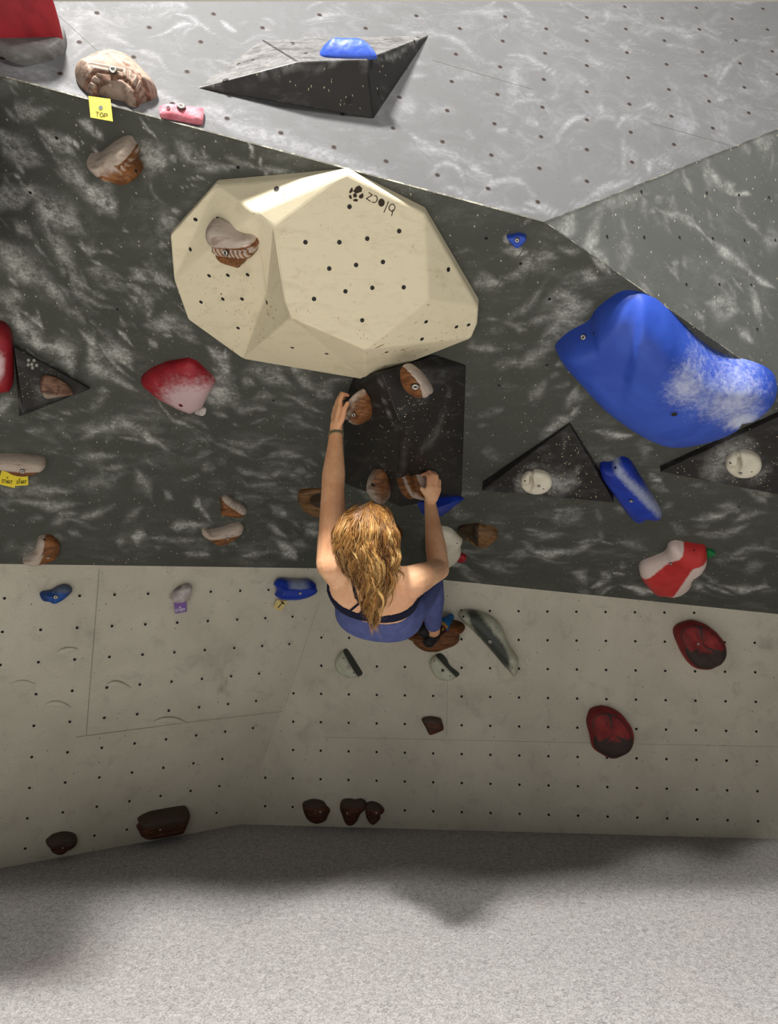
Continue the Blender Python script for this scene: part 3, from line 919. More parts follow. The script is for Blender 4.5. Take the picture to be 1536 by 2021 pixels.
def prints(parent, name, polys, ribbons, mat, host=None, off=.0012):
    """flat print on a surface: polys in pixels, ribbons = (points, width px); laid onto the host's surface"""
    host = host or parent; m = MB()
    def S_(x, y):
        c = cast(host, x, y)
        return None if c is None else c[0] + c[1] * off
    for pg in polys:
        v = [S_(x, y) for x, y in pg]
        if any(q is None for q in v): continue
        m.add(v, [list(range(len(v)))])
    if name == 'paint_chips':
        r_ = np.random.default_rng(len(ribbons))
        for pts, w in ribbons:
            a, b = np.array(pts[0], float), np.array(pts[-1], float); c0 = (a + b) / 2; d = (b - a) / 2; nr_ = np.array([-d[1], d[0]]) / (np.linalg.norm(d) + 1e-9) * w / 2
            v = [S_(*(c0 + d * math.cos(q) * r_.uniform(.6, 1.15) + nr_ * math.sin(q) * r_.uniform(.5, 1.2))) for q in np.linspace(0, 6.28, 8)[:7]]
            if not any(q is None for q in v): m.add(v, [list(range(7))])
        ribbons = []
    for pts, w in ribbons:
        pts = np.array(pts, float)
        for a, b in zip(pts[:-1], pts[1:]):
            d = b - a; L = np.linalg.norm(d)
            if L < 1e-6: continue
            d /= L; nrm = np.array([-d[1], d[0]]) * w / 2; e = d * w * .3
            v = [S_(*(a - e - nrm)), S_(*(b + e - nrm)), S_(*(b + e + nrm)), S_(*(a - e + nrm))]
            if any(q is None for q in v): continue
            m.add(v, [[0, 1, 2, 3]])
    if not m.v: return
    if name == 'paint_chips':                                # surface wear: stays in the volume's own mesh
        me = parent.data; org = origin_of(parent); me.materials.append(MATS[mat]); k = len(me.materials) - 1
        bm = bmesh.new(); bm.from_mesh(me); vs = [bm.verts.new(v - org) for v in m.v]
        for f in m.f: bm.faces.new([vs[i] for i in f]).material_index = k
        bm.to_mesh(me); bm.free(); return
    return m.obj(name, [mat], parent)


GL = {'T': [[(0, 0), (1, 0)], [(.5, 0), (.5, 1)]], 'O': [[(.3, 0), (.7, 0), (1, .3), (1, .7), (.7, 1), (.3, 1), (0, .7), (0, .3), (.3, 0)]],
      'P': [[(0, 1), (0, 0), (.7, 0), (1, .15), (1, .4), (.7, .55), (0, .55)]],
      'S': [[(1, .15), (.7, 0), (.3, 0), (0, .15), (0, .38), (.3, .48), (.7, .52), (1, .65), (1, .85), (.7, 1), (.3, 1), (0, .85)]],
      'A': [[(0, 1), (.5, 0), (1, 1)], [(.22, .62), (.78, .62)]], 'R': [[(0, 1), (0, 0), (.7, 0), (1, .15), (1, .38), (.7, .52), (0, .52)], [(.5, .52), (1, 1)]],
      'V': [[(0, 0), (.5, 1), (1, 0)]], 'I': [[(.5, 0), (.5, 1)]],
      'b': [[(0, 0), (0, 1)], [(0, .62), (.2, .45), (.6, .42), (.95, .55), (1, .72), (.9, .92), (.6, 1), (.2, .98), (0, .82)]],
      'l': [[(.5, 0), (.5, 1)]], 'o': [[(.5, .42), (.85, .52), (1, .71), (.85, .93), (.5, 1), (.15, .93), (0, .71), (.15, .52), (.5, .42)]],
      'c': [[(.95, .5), (.6, .42), (.2, .5), (0, .71), (.2, .93), (.6, 1), (.95, .92)]], 'z': [[(0, .44), (1, .44), (0, 1), (1, 1)]]}


def text_ribbons(s, o, ux, uy, lw, gap=.35, widths=None):
    """pixel ribbons for a string: o = top left, ux = one letter width, uy = letter height (pixel vectors)"""
    out = []; o = np.array(o, float); ux = np.array(ux, float); uy = np.array(uy, float); x = 0
    for ch in s:
        w = {'l': .35, 'I': .35}.get(ch, 1)
        for st in GL.get(ch, []): out.append(([tuple(o + ux * (x + a * w) + uy * b) for a, b in st], lw))
        x += w + gap
    return out


def card(name, quad, pl, mat, label, h=.004, group=None, th=.0012):
    """small paper tag standing off plane pl"""
    a = [pl.hit(x, y, h) for x, y in quad]; b = [q + pl.n * th for q in a]
    org = np.mean(a, 0)
    o = mesh_obj(name, a + b, [(0, 1, 2, 3), (7, 6, 5, 4), (0, 4, 5, 1), (1, 5, 6, 2), (2, 6, 7, 3), (3, 7, 4, 0)], [mat], origin=org)
    tag(o, label, 'tag', group)
    reg(o, a + b, [(0, 1, 2, 3), (7, 6, 5, 4)])
    return o


top = lambda lo=.0, hi=.9: (lambda u, v, t: np.clip((v - lo) / (hi - lo), 0, 1))
low = lambda lo=.0, hi=.9: (lambda u, v, t: np.clip((-v - lo) / (hi - lo), 0, 1))

def arch(px):
    """relief of the carved hold: two grooves following the arch with a twisted rope between them"""
    x = (px[:, 0] - 228) / 84; y = (215 - px[:, 1]) / 116
    r = np.hypot(x, y); a = np.arctan2(x, y)
    g = np.exp(-((r - .80) / .035) ** 2) + np.exp(-((r - .55) / .04) ** 2)
    rope = np.sin(a * 30 + r * 16) * np.clip(1.4 * (1 - abs(r - .675) / .125), 0, 1)
    return np.clip(.6 + .3 * rope - 1.0 * g + .08 * np.sin(r * 90 + a * 3) * (r > .82), 0, 1), -.006 * g + .003 * rope


# ------------------------------------------------------------------ upper slab
o = hold('climbing_hold', [(-330, -90), (86, -70), (106, 0), (120, 30), (131, 60), (122, 72), (60, 78), (0, 81), (-130, 88), (-330, 70)], PU, .2, [(-250, -10), (50, 0)], 'red',
         'large dark red hold with grey painted shadow on the slab at the top left corner', 'climbing hold', p=5, q=2, chalk=lambda u, v, t: np.clip(.9 * (v - .25) / .5, 0, 1) * .9, smooth=False, rough=.001)
hold('grey_shadow_patch', [(-150, 30), (131, 52), (132, 72), (128, 98), (104, 118), (52, 133), (28, 126), (0, 108), (-60, 84), (-150, 60)], PU, .035, [(-80, 50), (90, 84)], 'grey_shadow', '', parent=o, p=6, smooth=False, rough=.0005)  # grey sheet stands for the red hold's shadow on the slab
hold('climbing_hold', [(148, 142), (156, 133), (180, 112), (208, 100), (234, 100), (260, 112), (286, 141), (310, 180), (305, 193), (280, 204), (271, 214), (256, 211), (242, 198), (219, 193), (198, 184), (187, 194), (174, 180), (161, 167), (152, 155)], PU, .06,
     [(176, 152), (205, 140), (240, 150), (275, 188)], 'tan', 'carved pale brown hold with twisted rope relief above the yellow tag reading TOP', p=2.0, q=1.6,
     relief=arch, bolts=[(223, 139, .009)], K=60, n=240)
t_pl = Plane(PU.hit(150, 200), PU.hit(240, 226), PU.hit(150, 200) + np.array([0, 0, -1.0]))
tg = card('route_tag', [(175, 190), (218, 196), (223, 240), (179, 232)], t_pl, 'yellow_tag', 'yellow paper tag reading TOP hanging under the carved hold', h=.01)
prints(tg, 'lettering', [], text_ribbons('TOP', (189.5, 221), (6.2, 1.1), (-.5, 7.6), 1.5, .35), 'ink', off=.001)
prints(tg, 'sticker_dot', [[(199 + 4.5 * math.cos(a), 213 + 4.5 * math.sin(a)) for a in np.linspace(0, 6.28, 10, endpoint=False)]], [], 'grey_print_dark', off=.001)
hold('climbing_hold', [(314, 210), (330, 206), (402, 213), (403, 228), (400, 250), (370, 243), (342, 236), (315, 230)], PU, .022, [(340, 220), (384, 230)], 'pink',
     'small pink wedge hold at the lip right of the carved hold', p=1.6, q=1.3, smooth=False, bolts=[(358, 212, .010)], holes=[(332, 213, .005)], chalk=lambda u, v, t: .35 + 0 * u)
bv = [(385, 175, -.002), (517, 78, -.002), (849, 69, -.002), (738, 236, -.002), (588, 122, .10), (724, 117, .125)]
VB = volume('climbing_volume', bv, [(0, 1, 4), (1, 2, 5, 4), (0, 4, 3), (4, 5, 3), (5, 2, 3), (3, 2, 1, 0)], ['black_vol', 'black_vol_lit_top'], PU,
            'large black faceted volume on the grey slab carrying a blue hold', fm=[1, 1, 0, 0, 0, 0],
            chalk=[(600, 130, 90, 6, -8, .7, 0), (725, 130, 6, 16, 0, .4, 0), (480, 155, 110, 5, -17, .6, 0), (790, 100, 60, 5, -28, .6, 0), (545, 150, 4, 18, 0, .3, 0)],
            holes=[(445, 158, .009), (689, 198, .010), (748, 183, .008), (818, 82, .006), (825, 74, .005), (471, 126, .006), (499, 118, .005), (577, 84, .006), (579, 87, .006), (604, 105, .006), (762, 78, .005)])
ptop = Plane(PU.hit(517, 78), PU.hit(588, 122, .10), PU.hit(724, 117, .125))
hold('climbing_hold', [(631, 103), (640, 92), (656, 83), (682, 77), (704, 80), (722, 92), (743, 110), (735, 116), (690, 117), (644, 113)], ptop, .04, [(662, 104), (712, 106)], 'blue',
     'blue rounded hold sitting on top of the black volume on the slab', p=1.5, q=1.2, edge=.004, chalk=lambda u, v, t: .35 * np.clip(v + .4, 0, 1))

# ------------------------------------------------------------------ cream volume
Pm = Plane(PO.hit(684, 343, .03), PO.hit(838, 421, .03), PO.hit(720, 690, .25))
def on(pl, x, y): return pl.hit(x, y)
def hgt(p, pl): return float((p - pl.o) @ pl.n)
cA, cB, cC, cD = PO.hit(336, 465, .03), PO.hit(425, 366, .03), PO.hit(684, 343, .03), on(Pm, 838, 421)
cE, cE2, cF, cG = PO.hit(944, 606, .04), PO.hit(942, 640, .04), PO.hit(930, 668, .04), PO.hit(722, 750, .04)
cH, cI, cJ = PO.hit(480, 709, .04), PO.hit(371, 631, .04), PO.hit(343, 552, .03)
cK, cL = PO.hit(505, 421, .12), on(Pm, 543, 447)
cM, cN, cO = on(Pm, 563, 596), on(Pm, 575, 627), on(Pm, 846, 593)
cQ = on(Pm, 720, 690)
Pl_ = Plane(cA, cH, cK)
cR = on(Pl_, 526, 578)
print('cream heights', [round(hgt(q, PO), 3) for q in (cD, cM, cN, cO, cQ, cR)])
rimv = [cA, cB, cC, cD, cE, cE2, cF, cG, cH, cI, cJ]
base = [PO.hit(*project(q)[0], 0) for q in rimv]
base = [q - PO.n * hgt(q, PO) - PO.n * .002 for q in rimv]
vs_ = rimv + [cK, cL, cM, cN, cO, cQ, cR] + base
K_, L_, M_, N_, O_, Q_, R_ = range(11, 18)
fcs = [(10, 0, 1), (10, 1, K_), (10, K_, R_), (9, 10, R_), (9, R_, 8), (1, 2, K_), (K_, 2, L_), (K_, L_, M_, R_), (R_, M_, N_), (R_, N_, 8), (2, 3, O_, Q_, N_, M_, L_),
       (3, 4, O_), (4, 5, O_), (5, 6, O_), (O_, 6, Q_), (6, 7, Q_), (7, 8, N_), (7, N_, Q_)]
for i in range(11):
    j = (i + 1) % 11; fcs.append((18 + i, 18 + j, j, i))
fcs.append(tuple(range(28, 17, -1)))
ch_ = [(700, 690, 30, 4, 30, .3, 0)]
cr_holes = [(690, 408), (603, 478), (670, 478), (725, 471), (788, 456), (650, 530), (703, 523), (756, 517), (682, 575), (735, 568), (797, 567), (620, 590), (715, 632), (546, 373, .008), (386, 433), (376, 492), (422, 497), (430, 432),
            (413, 544), (450, 543), (489, 542), (397, 596), (440, 590), (478, 590), (527, 597), (470, 647), (577, 686), (645, 698), (885, 532, .007), (841, 635), (901, 645), (925, 641), (833, 669), (763, 695)]
VC = volume('climbing_volume', vs_, fcs, ['cream'], PO, 'huge cream faceted volume printed with blocz on the dark overhang', chalk=[], holes=cr_holes, bevel=.006, hr=.0065)
# printed logo, upside down
cells = [[(697, 378), (704, 382), (714, 378), (715, 371), (709, 366), (703, 369)], [(697, 384), (701, 380), (705, 385), (704, 389), (699, 390), (697, 387)],
         [(709, 386), (716, 381), (718, 386), (716, 391), (711, 392), (708, 389)], [(689, 385), (693, 385), (695, 391), (693, 393), (689, 390)], [(697, 394), (702, 392), (707, 394), (705, 398), (698, 397)],
         [(689, 379), (694, 370), (696, 371), (697, 377), (691, 382)]]
prints(VC, 'logo', cells, [], 'ink_brown')
R_z = [([(728, 380), (735, 385), (723, 392), (731, 397)], 1.7)]
R_c = [([(739, 386), (743, 387), (745, 392), (743, 398), (738, 400), (734, 398)], 1.7)]
R_l = [([(767, 398), (758, 419)], 1.7)]
R_b = [([(776, 414), (773, 426)], 1.8), ([(780, 409), (778, 415), (773, 417), (768, 413), (768, 408), (772, 403), (777, 403), (780, 409)], 1.7)]
prints(VC, 'lettering', [[(753 + 6.5 * math.cos(a), 400 + 8 * math.sin(a)) for a in np.linspace(0, 6.28, 14, endpoint=False)]], R_z + R_c + R_l + R_b, 'ink_brown')
chips = []
rr = np.random.default_rng(5)
for (x, y, L, a) in [(608, 613, 6, 70), (585, 612, 7, 80), (612, 616, 4, 75), (692, 562, 6, 110), (700, 596, 5, 100), (668, 628, 6, 105), (710, 652, 4, 60), (718, 660, 5, 70), (725, 668, 4, 80), (712, 668, 4, 60),
                     (750, 683, 26, -25), (795, 690, 12, -12), (820, 637, 8, -30), (845, 602, 8, -35), (760, 722, 12, -25), (742, 734, 10, -20), (862, 545, 5, 90), (780, 506, 5, 50), (770, 530, 4, 60), (580, 512, 4, 80), (640, 505, 3, 60),
                     (705, 660, 4, 0), (842, 690, 10, -10), (872, 672, 8, -5), (900, 680, 4, 0), (815, 486, 7, 95), (633, 445, 4, 80), (648, 450, 4, 60), (560, 470, 3, 60), (565, 462, 3, 60), (530, 620, 7, 70), (540, 628, 6, 60), (535, 605, 6, 60), (545, 612, 5, 60), (375, 660, 6, 60), (455, 700, 5, 60), (460, 690, 6, 70)]:
    dx, dy = L / 2 * math.cos(math.radians(a)), L / 2 * math.sin(math.radians(a))
    chips.append(([(x - dx, y - dy), (x + dx, y + dy)], 1.3))
prints(VC, 'paint_chips', [], chips, plain('bare_wood_chip', srgb(158, 128, 78), .8) and 'bare_wood_chip', off=.001)
Pleft = Plane(cA, cH, cK)
hold('climbing_hold', [(405, 441), (410, 432), (420, 430), (430, 434), (445, 441), (463, 453), (479, 461), (498, 464), (509, 472), (513, 483), (510, 499), (503, 505), (496, 504), (490, 515), (486, 521), (479, 520), (478, 530), (469, 527), (438, 518), (432, 509), (425, 493), (423, 479), (411, 469), (406, 455)], Pleft, .055,
     [(428, 450), (462, 470), (492, 485)], 'brown', 'brown carved hold with chalk-whitened top on the left face of the cream volume', p=2.6, smooth=False, chalk=lambda u, v, t: np.clip(.85 * (v + .5 * u > .12) + (.5 + .4 * np.sin(u * 34 - v * 8)) * (abs(v + .5 * u + .14) < .24) - .8 * np.exp(-((v + .5 * u - .12) / .035) ** 2), 0, 1), bolts=[(446, 498, .009)],
     band=lambda u, v, t: -.006 * np.exp(-((v + .55 * u + .42) / .07) ** 2) - .007 * np.exp(-((v + .55 * u - .02) / .05) ** 2) + .002 * np.sin(u * 34 - v * 8) * (abs(v + .5 * u + .14) < .24), n=130, K=30)

# ------------------------------------------------------------------ holds on the overhang
hold('climbing_hold', [(171, 309), (193, 304), (221, 281), (242, 268), (258, 267), (268, 281), (277, 297), (274, 315), (283, 336), (280, 349), (260, 363), (242, 365), (221, 357), (198, 344), (182, 328)], PO, .075,
     [(205, 315), (245, 300), (258, 330)], 'brown', 'brown hold with toothed relief on the overhang below the yellow tag reading TOP', p=2.3, chalk=lambda u, v, t: np.clip(.62 * (v - .45 * u > .08) + (.28 + .25 * np.sin(u * 36 + v * 8)) * (abs(v - .45 * u + .12) < .2) - .8 * np.exp(-((v - .45 * u - .08) / .035) ** 2), 0, 1), bolts=[(233, 345, .008)], holes=[(268, 337, .006)],
     band=lambda u, v, t: -.006 * np.exp(-((v - .45 * u + .02) / .05) ** 2) + .003 * np.sin(u * 42) * (abs(v - .45 * u + .2) < .15) - .006 * np.exp(-((v - .45 * u + .42) / .05) ** 2), n=130, K=30)
hold('climbing_hold', [(999, 462), (1014, 461), (1021, 457), (1036, 460), (1040, 468), (1031, 482), (1021, 492), (1010, 480)], PO, .022, [(1018, 470), (1026, 472)], 'blue', 'tiny blue wedge hold near the top corner of the overhang', smooth=False, p=3, bolts=[(1021, 473, .006)])
hold('climbing_hold', [(1097, 698), (1099, 685), (1123, 661), (1161, 638), (1177, 613), (1202, 590), (1227, 574), (1252, 572), (1284, 583), (1319, 610), (1354, 648), (1385, 679), (1414, 701), (1445, 714), (1487, 726), (1515, 739), (1531, 755), (1533, 774), (1512, 799), (1487, 818), (1449, 828), (1439, 847), (1407, 866), (1366, 880), (1319, 883), (1278, 868), (1240, 846), (1192, 806), (1145, 755), (1113, 723)], PO, .17,
     [(1185, 672), (1270, 705), (1370, 755), (1465, 775)], 'blue', 'giant curved blue hold on the right of the overhang', p=3.4, q=1.7, dish=lambda u, v, t: .022 / (1 + np.exp((u + .33 - .12 * (v - .6)) / .012)) * np.clip((v + .05) / .35, 0, 1), n=200, K=34, hs=[.8, 1.0, 1.0, .75],
     chalk=lambda u, v, t: np.clip(.5 * np.exp(-((u - .55) / .33) ** 2 - ((v - .02 + .2 * u) / .3) ** 2) + .55 * np.exp(-((u - .68) / .14) ** 2 - ((v + .42) / .12) ** 2) + .45 * np.exp(-((u - .1) / .2) ** 2 - ((v - .25) / .25) ** 2) + .08, 0, 1),
     bolts=[(1152, 666, .008)], holes=[(1173, 659, .006), (1331, 817, .012)], rough=.001)
hold('climbing_hold', [(-70, 620), (0, 632), (16, 642), (24, 660), (27, 700), (27, 745), (22, 766), (8, 774), (-70, 776)], PD, .07, [(-50, 700), (-10, 705)], 'red', 'dark red hold cut off by the left edge of the photo', p=3.5,
     chalk=lambda u, v, t: .8 * np.exp(-((u - .35) / .3) ** 2 - (v / .4) ** 2))
tv = [(27, 683, .03), (179, 767, .02), (38, 823, -.001), (47, 811, .09), (27, 683, -.002), (179, 767, -.002)]
VT = volume('climbing_volume', [PD.hit(*v) for v in tv], [(0, 1, 3), (3, 1, 5, 2), (0, 3, 2, 4), (0, 4, 5, 1), (4, 2, 5)], ['black_vol'], PD, 'small black triangular volume with grey logo at the left',
            chalk=[(40, 795, 26, 2, 70, .8, 0), (75, 775, 10, 20, -20, .35, 0), (120, 790, 50, 3, -20, .5, 0)])
cl = [[(56 + dx + 3.4 * math.cos(a), 711 + dy + 3.8 * math.sin(a)) for a in np.linspace(0, 6.28, 7)[:6]] for dx, dy in ((0, 0), (11, 0.5), (6.5, 8), (16, 10), (-.5, 9), (8, 15))]
prints(VT, 'logo', cl, [], 'grey_print')
prints(VT, 'lettering', [], text_ribbons('z', (82, 722), (5, 4), (-3, 7), 1) + text_ribbons('c', (90, 728), (5, 4), (-2, 8), 1) + text_ribbons('ol', (100, 730), (6, 4), (-3, 9), 1.1) + text_ribbons('b', (116, 737), (6, 5), (-3, 10), 1.1), 'grey_print_dark')
Ptri = Plane(PD.hit(27, 683, .03), PD.hit(179, 767, .02), PD.hit(47, 811, .09))
hold('climbing_hold', [(78, 762), (81, 745), (90, 739), (111, 743), (130, 755), (139, 764), (145, 776), (138, 780), (117, 783), (91, 787), (82, 778)], Ptri, .026, [(96, 764), (124, 770)], 'tan', 'small brown hold with pale lower lip on the black triangular volume at the left',
     chalk=low(.35, .75), p=3, band=lambda u, v, t: -.003 * np.exp(-((v + .25) / .06) ** 2), rough=.001)
hold('climbing_hold', [(277, 743), (297, 726), (328, 712), (372, 704), (388, 711), (428, 751), (412, 782), (403, 804), (380, 818), (353, 807), (312, 782), (281, 754)], PO, .06, [(330, 750), (375, 765)], 'red', 'faded red shield-shaped hold left of the cream volume',
     smooth=False, p=2.6, chalk=lambda u, v, t: np.clip(1.0 - .72 * np.hypot((u - .3) / 1.0, (v + .35) / 1.0), 0, 1), holes=[(357, 800, .007)])
hold('climbing_hold', [(384, 813), (398, 803), (407, 806), (407, 815), (399, 821)], PO, .012, [(397, 812)], 'white_old', 'tiny pale chip hold tucked under the faded red hold', rough=.0004, n=40, K=8)
hold('climbing_hold', [(-55, 900), (0, 894), (40, 895), (75, 899), (88, 903), (91, 912), (86, 922), (72, 932), (56, 939), (42, 941), (25, 936), (10, 925), (-10, 918), (-55, 916)], PD, .06, [(-40, 908), (40, 912), (74, 912)], 'brown',
     'long brown edge with chalked top above the two yellow tags', p=2.4, chalk=top(-.15, .15), bolts=[(44, 930, .008)], band=lambda u, v, t: -.004 * np.exp(-((v + .25) / .07) ** 2))
k1 = card('route_tag', [(-4, 918), (7, 921), (32, 934), (29, 963), (-6, 955)], PD, 'yellow_tag', 'yellow tag reading START at the left edge, the tilted left one of two', h=.006) if False else card('route_tag', [(4, 924), (34, 930), (29, 963), (-4, 955)], PD, 'yellow_tag', 'tilted yellow tag reading START at the left edge under the long brown hold', h=.004)
prints(k1, 'lettering', [], text_ribbons('START', (4, 946), (3.2, .5), (-.6, 6), 1.0, .35) + text_ribbons('V', (13, 941), (3, 0), (0, 3), .9), 'ink', off=.001)
k2 = card('route_tag', [(28, 930), (55, 930), (56, 957), (30, 959)], PD, 'yellow_tag', 'straight yellow tag reading START overlapping its tilted neighbour on the right', h=.007)
prints(k2, 'lettering', [], text_ribbons('START', (33, 949), (3.0, -.1), (0, 5.5), 1.0, .35) + text_ribbons('V', (37, 944), (3, 0), (0, 3), .9), 'ink', off=.001)
hold('climbing_hold', [(433, 984), (444, 975), (453, 977), (461, 986), (478, 995), (488, 1004), (486, 1012), (473, 1023), (456, 1021), (434, 1018), (438, 1002)], PD, .045, [(448, 998), (468, 1007)], 'brown', 'small wedge hold with beaded white rim, upper of the pair left of the climber',
     smooth=False, p=2.5, chalk=lambda u, v, t: np.clip((v + .75 * u + .05) / .2, 0, 1), bolts=[(465, 1013, .006)], band=lambda u, v, t: .0035 * np.sin((u - v) * 16) * (v + .75 * u > .15) - .004 * np.exp(-((v + .75 * u) / .06) ** 2))
hold('climbing_hold', [(398, 1053), (402, 1042), (415, 1045), (440, 1040), (460, 1032), (475, 1029), (481, 1036), (475, 1051), (460, 1065), (444, 1075), (432, 1077), (416, 1067)], PD, .05, [(420, 1055), (462, 1045)], 'brown', 'curved brown crimp with chalked top edge, lower of the pair left of the climber',
     chalk=lambda u, v, t: np.clip((v - .3 * u + .1) / .3, 0, 1), bolts=[(449, 1063, .006)])
hold('climbing_hold', [(45, 1108), (60, 1098), (70, 1085), (74, 1064), (80, 1056), (100, 1055), (115, 1068), (118, 1083), (113, 1100), (94, 1112), (72, 1117), (50, 1117)], PD, .05, [(66, 1106), (90, 1095), (94, 1072)], 'brown',
     'brown crescent hold just above the pale lower wall at the left', chalk=lambda u, v, t: np.clip((-u + .1 * v + .1) / .25, 0, 1) * .9, bolts=[(95, 1100, .005)], holes=[(88, 1065, .005)], band=lambda u, v, t: -.004 * np.exp(-((u - .12) / .06) ** 2))

# black volume behind the hands
cv = [(722, 745, 0), (860, 700, 0), (921, 720, 0), (912, 980, 0), (790, 1000, 0), (732, 974, 0), (681, 955, 0), (676, 800, 0), (752, 736, .13), (788, 832, .22), (785, 960, .15), (700, 735, 0)]
VH = volume('climbing_volume', cv, [(11, 8, 0), (8, 1, 2), (8, 2, 9), (9, 2, 3, ), (9, 3, 10), (10, 3, 4), (10, 4, 5), (10, 5, 6), (9, 10, 6), (9, 6, 7), (8, 9, 7), (11, 7, 8), (0, 8, 1)][1:12] + [(11, 1, 8), (11, 7, 6, 5, 4, 3, 2, 1)],
            ['black_vol'], PO, 'dark ridged volume under the cream one, carrying the gripped holds', chalk=[(765, 785, 55, 2.5, 68, .6, 0), (800, 900, 60, 4, 95, .25, 0), (850, 860, 50, 8, -60, .3, 0), (830, 760, 20, 30, 0, .25, 0), (880, 780, 20, 3, -70, .3, 0)])
chips = []
rr = np.random.default_rng(8)
for (x, y) in [(806, 791), (808, 796), (801, 799), (815, 800), (826, 791), (829, 798), (833, 796), (835, 806), (827, 808), (801, 818), (799, 822), (800, 833), (816, 826), (803, 843), (809, 843), (818, 811)] + [(rr.normal(800, 50), rr.uniform(770, 960)) for _ in range(95)]:
    if not (690 < x < 908): continue
    L = rr.uniform(1.2, 4) if 795 < x < 840 and y < 850 else rr.uniform(1, 3.2); a = rr.uniform(-30, 30) if y < 850 else rr.uniform(40, 120)
    dx, dy = L / 2 * math.cos(math.radians(a)), L / 2 * math.sin(math.radians(a)); chips.append(([(x - dx, y - dy), (x + dx, y + dy)], rr.uniform(1, 2.2)))
plain('pale_chip', srgb(214, 200, 165), .8)
prints(VH, 'paint_chips', [], chips, 'pale_chip', off=.001)
def facet_plane(o, x, y):
    c = cast(o, x, y); n = c[1]; a = np.cross(n, [0, 0, 1.0]); a /= np.linalg.norm(a)
    pl = Plane.__new__(Plane); pl.n = n; pl.o = c[0]; pl.d = float(n @ c[0]); up = np.array([0, 0, 1.0]); v = up - n * (up @ n); v /= np.linalg.norm(v)
    pl.v = v; pl.u = np.cross(v, n)
    if pl.u[0] < 0: pl.u = -pl.u
    return pl
PHl, PHr = facet_plane(VH, 716, 870), facet_plane(VH, 860, 800)
PHl2 = facet_plane(VH, 745, 930)
HL = hold('climbing_hold', [(677, 798), (682, 789), (694, 777), (702, 768), (710, 768), (718, 777), (726, 787), (731, 803), (735, 815), (734, 826), (728, 835), (716, 839), (705, 834), (691, 828), (681, 820), (677, 809)], PHl, .07, [(698, 800), (712, 812)], 'brown',
          'ridged brown and white hold gripped by the left hand', chalk=lambda u, v, t: np.clip(.9 - 1.3 * (u * .6 - v * .5 + .15), 0, 1), bolts=[(699, 818, .008)], band=lambda u, v, t: .004 * np.sin((v - .35 * u) * 13) * (v > -.4), K=28)
HT = hold('climbing_hold', [(791, 733), (801, 720), (819, 718), (838, 731), (855, 756), (849, 767), (840, 771), (825, 783), (807, 785), (794, 767), (790, 748)], PHr, .07, [(808, 742), (828, 760)], 'brown',
          'brown hold with broad grey chalked rim and bolt, topmost on the dark ridged volume', chalk=lambda u, v, t: np.clip((u * .75 + v * .85 + .32) / .2, 0, 1), bolts=[(820, 762, .012)], band=lambda u, v, t: -.006 * np.exp(-((u * .75 + v * .85 + .25) / .06) ** 2))
HM = hold('climbing_hold', [(723, 952), (727, 930), (740, 924), (757, 931), (767, 950), (771, 975), (768, 994), (755, 990), (742, 982), (728, 968)], PHl2, .06, [(738, 950), (756, 968)], 'brown', 'brown swirled hold just above the climber\'s head',
          chalk=lambda u, v, t: np.clip(.45 - .5 * u + .3 * v, 0, 1), holes=[(737, 957, .009)], band=lambda u, v, t: .004 * np.sin((u + v * .5) * 14))
PHb = facet_plane(VH, 850, 960)
HR = hold('climbing_hold', [(783, 963), (785, 955), (799, 945), (807, 939), (816, 944), (826, 938), (842, 938), (849, 950), (848, 966), (840, 978), (824, 983), (810, 984), (796, 978), (786, 970)], PHb, .085, [(803, 960), (835, 958)], 'brown',
          'brown and white swirled hold gripped by the right hand', chalk=lambda u, v, t: np.clip(.32 + .5 * np.sin(v * 7 + u * 3 + 1.2) + .3 * u, 0, 1), band=lambda u, v, t: .006 * np.sin(v * 7 + u * 3 + 1.2), K=28)
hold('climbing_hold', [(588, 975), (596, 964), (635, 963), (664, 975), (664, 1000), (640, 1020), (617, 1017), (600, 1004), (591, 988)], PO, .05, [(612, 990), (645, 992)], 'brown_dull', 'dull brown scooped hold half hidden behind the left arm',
     dish=lambda u, v, t: .04 * np.exp(-((u - .15) / .5) ** 2 - ((v - .3) / .5) ** 2), chalk=lambda u, v, t: np.clip((.62 - np.hypot((u - .25) / 1.0, (v - .35) / .9)) / .1, 0, 1))  # mask here paints the scoop's shade, not chalk
bvv = [(819, 986, 0), (860, 980, .02), (903, 976, .0), (918, 984, 0), (872, 1020, 0), (833, 1015, 0), (862, 1003, .08), (905, 988, .03)]
volume('climbing_hold', bvv, [(0, 1, 6), (1, 2, 7, 6), (2, 3, 7), (6, 7, 3, 4), (6, 4, 5), (0, 6, 5), (0, 5, 4, 3, 2, 1)], ['blue_deep'], PO, 'sharp-edged deep blue hold behind the right wrist', cat='climbing hold', bevel=.002, cell=.02)
hold('climbing_hold', [(842, 1053), (854, 1042), (873, 1037), (892, 1043), (903, 1055), (913, 1066), (910, 1077), (910, 1089), (909, 1100), (899, 1113), (883, 1122), (860, 1120), (846, 1106), (840, 1082)], PO, .06, [(875, 1070), (876, 1090)], 'white', 'large smooth white hold behind the right forearm', p=3.2,
     holes=[(902, 1072, .004)], rough=.0006)
hold('climbing_hold', [(898, 1100), (904, 1093), (914, 1091), (921, 1098), (919, 1107), (908, 1110), (900, 1108)], PO, .03, [(910, 1100)], 'red', 'tiny red hold peeking out beside the large white hold', n=40, K=8)
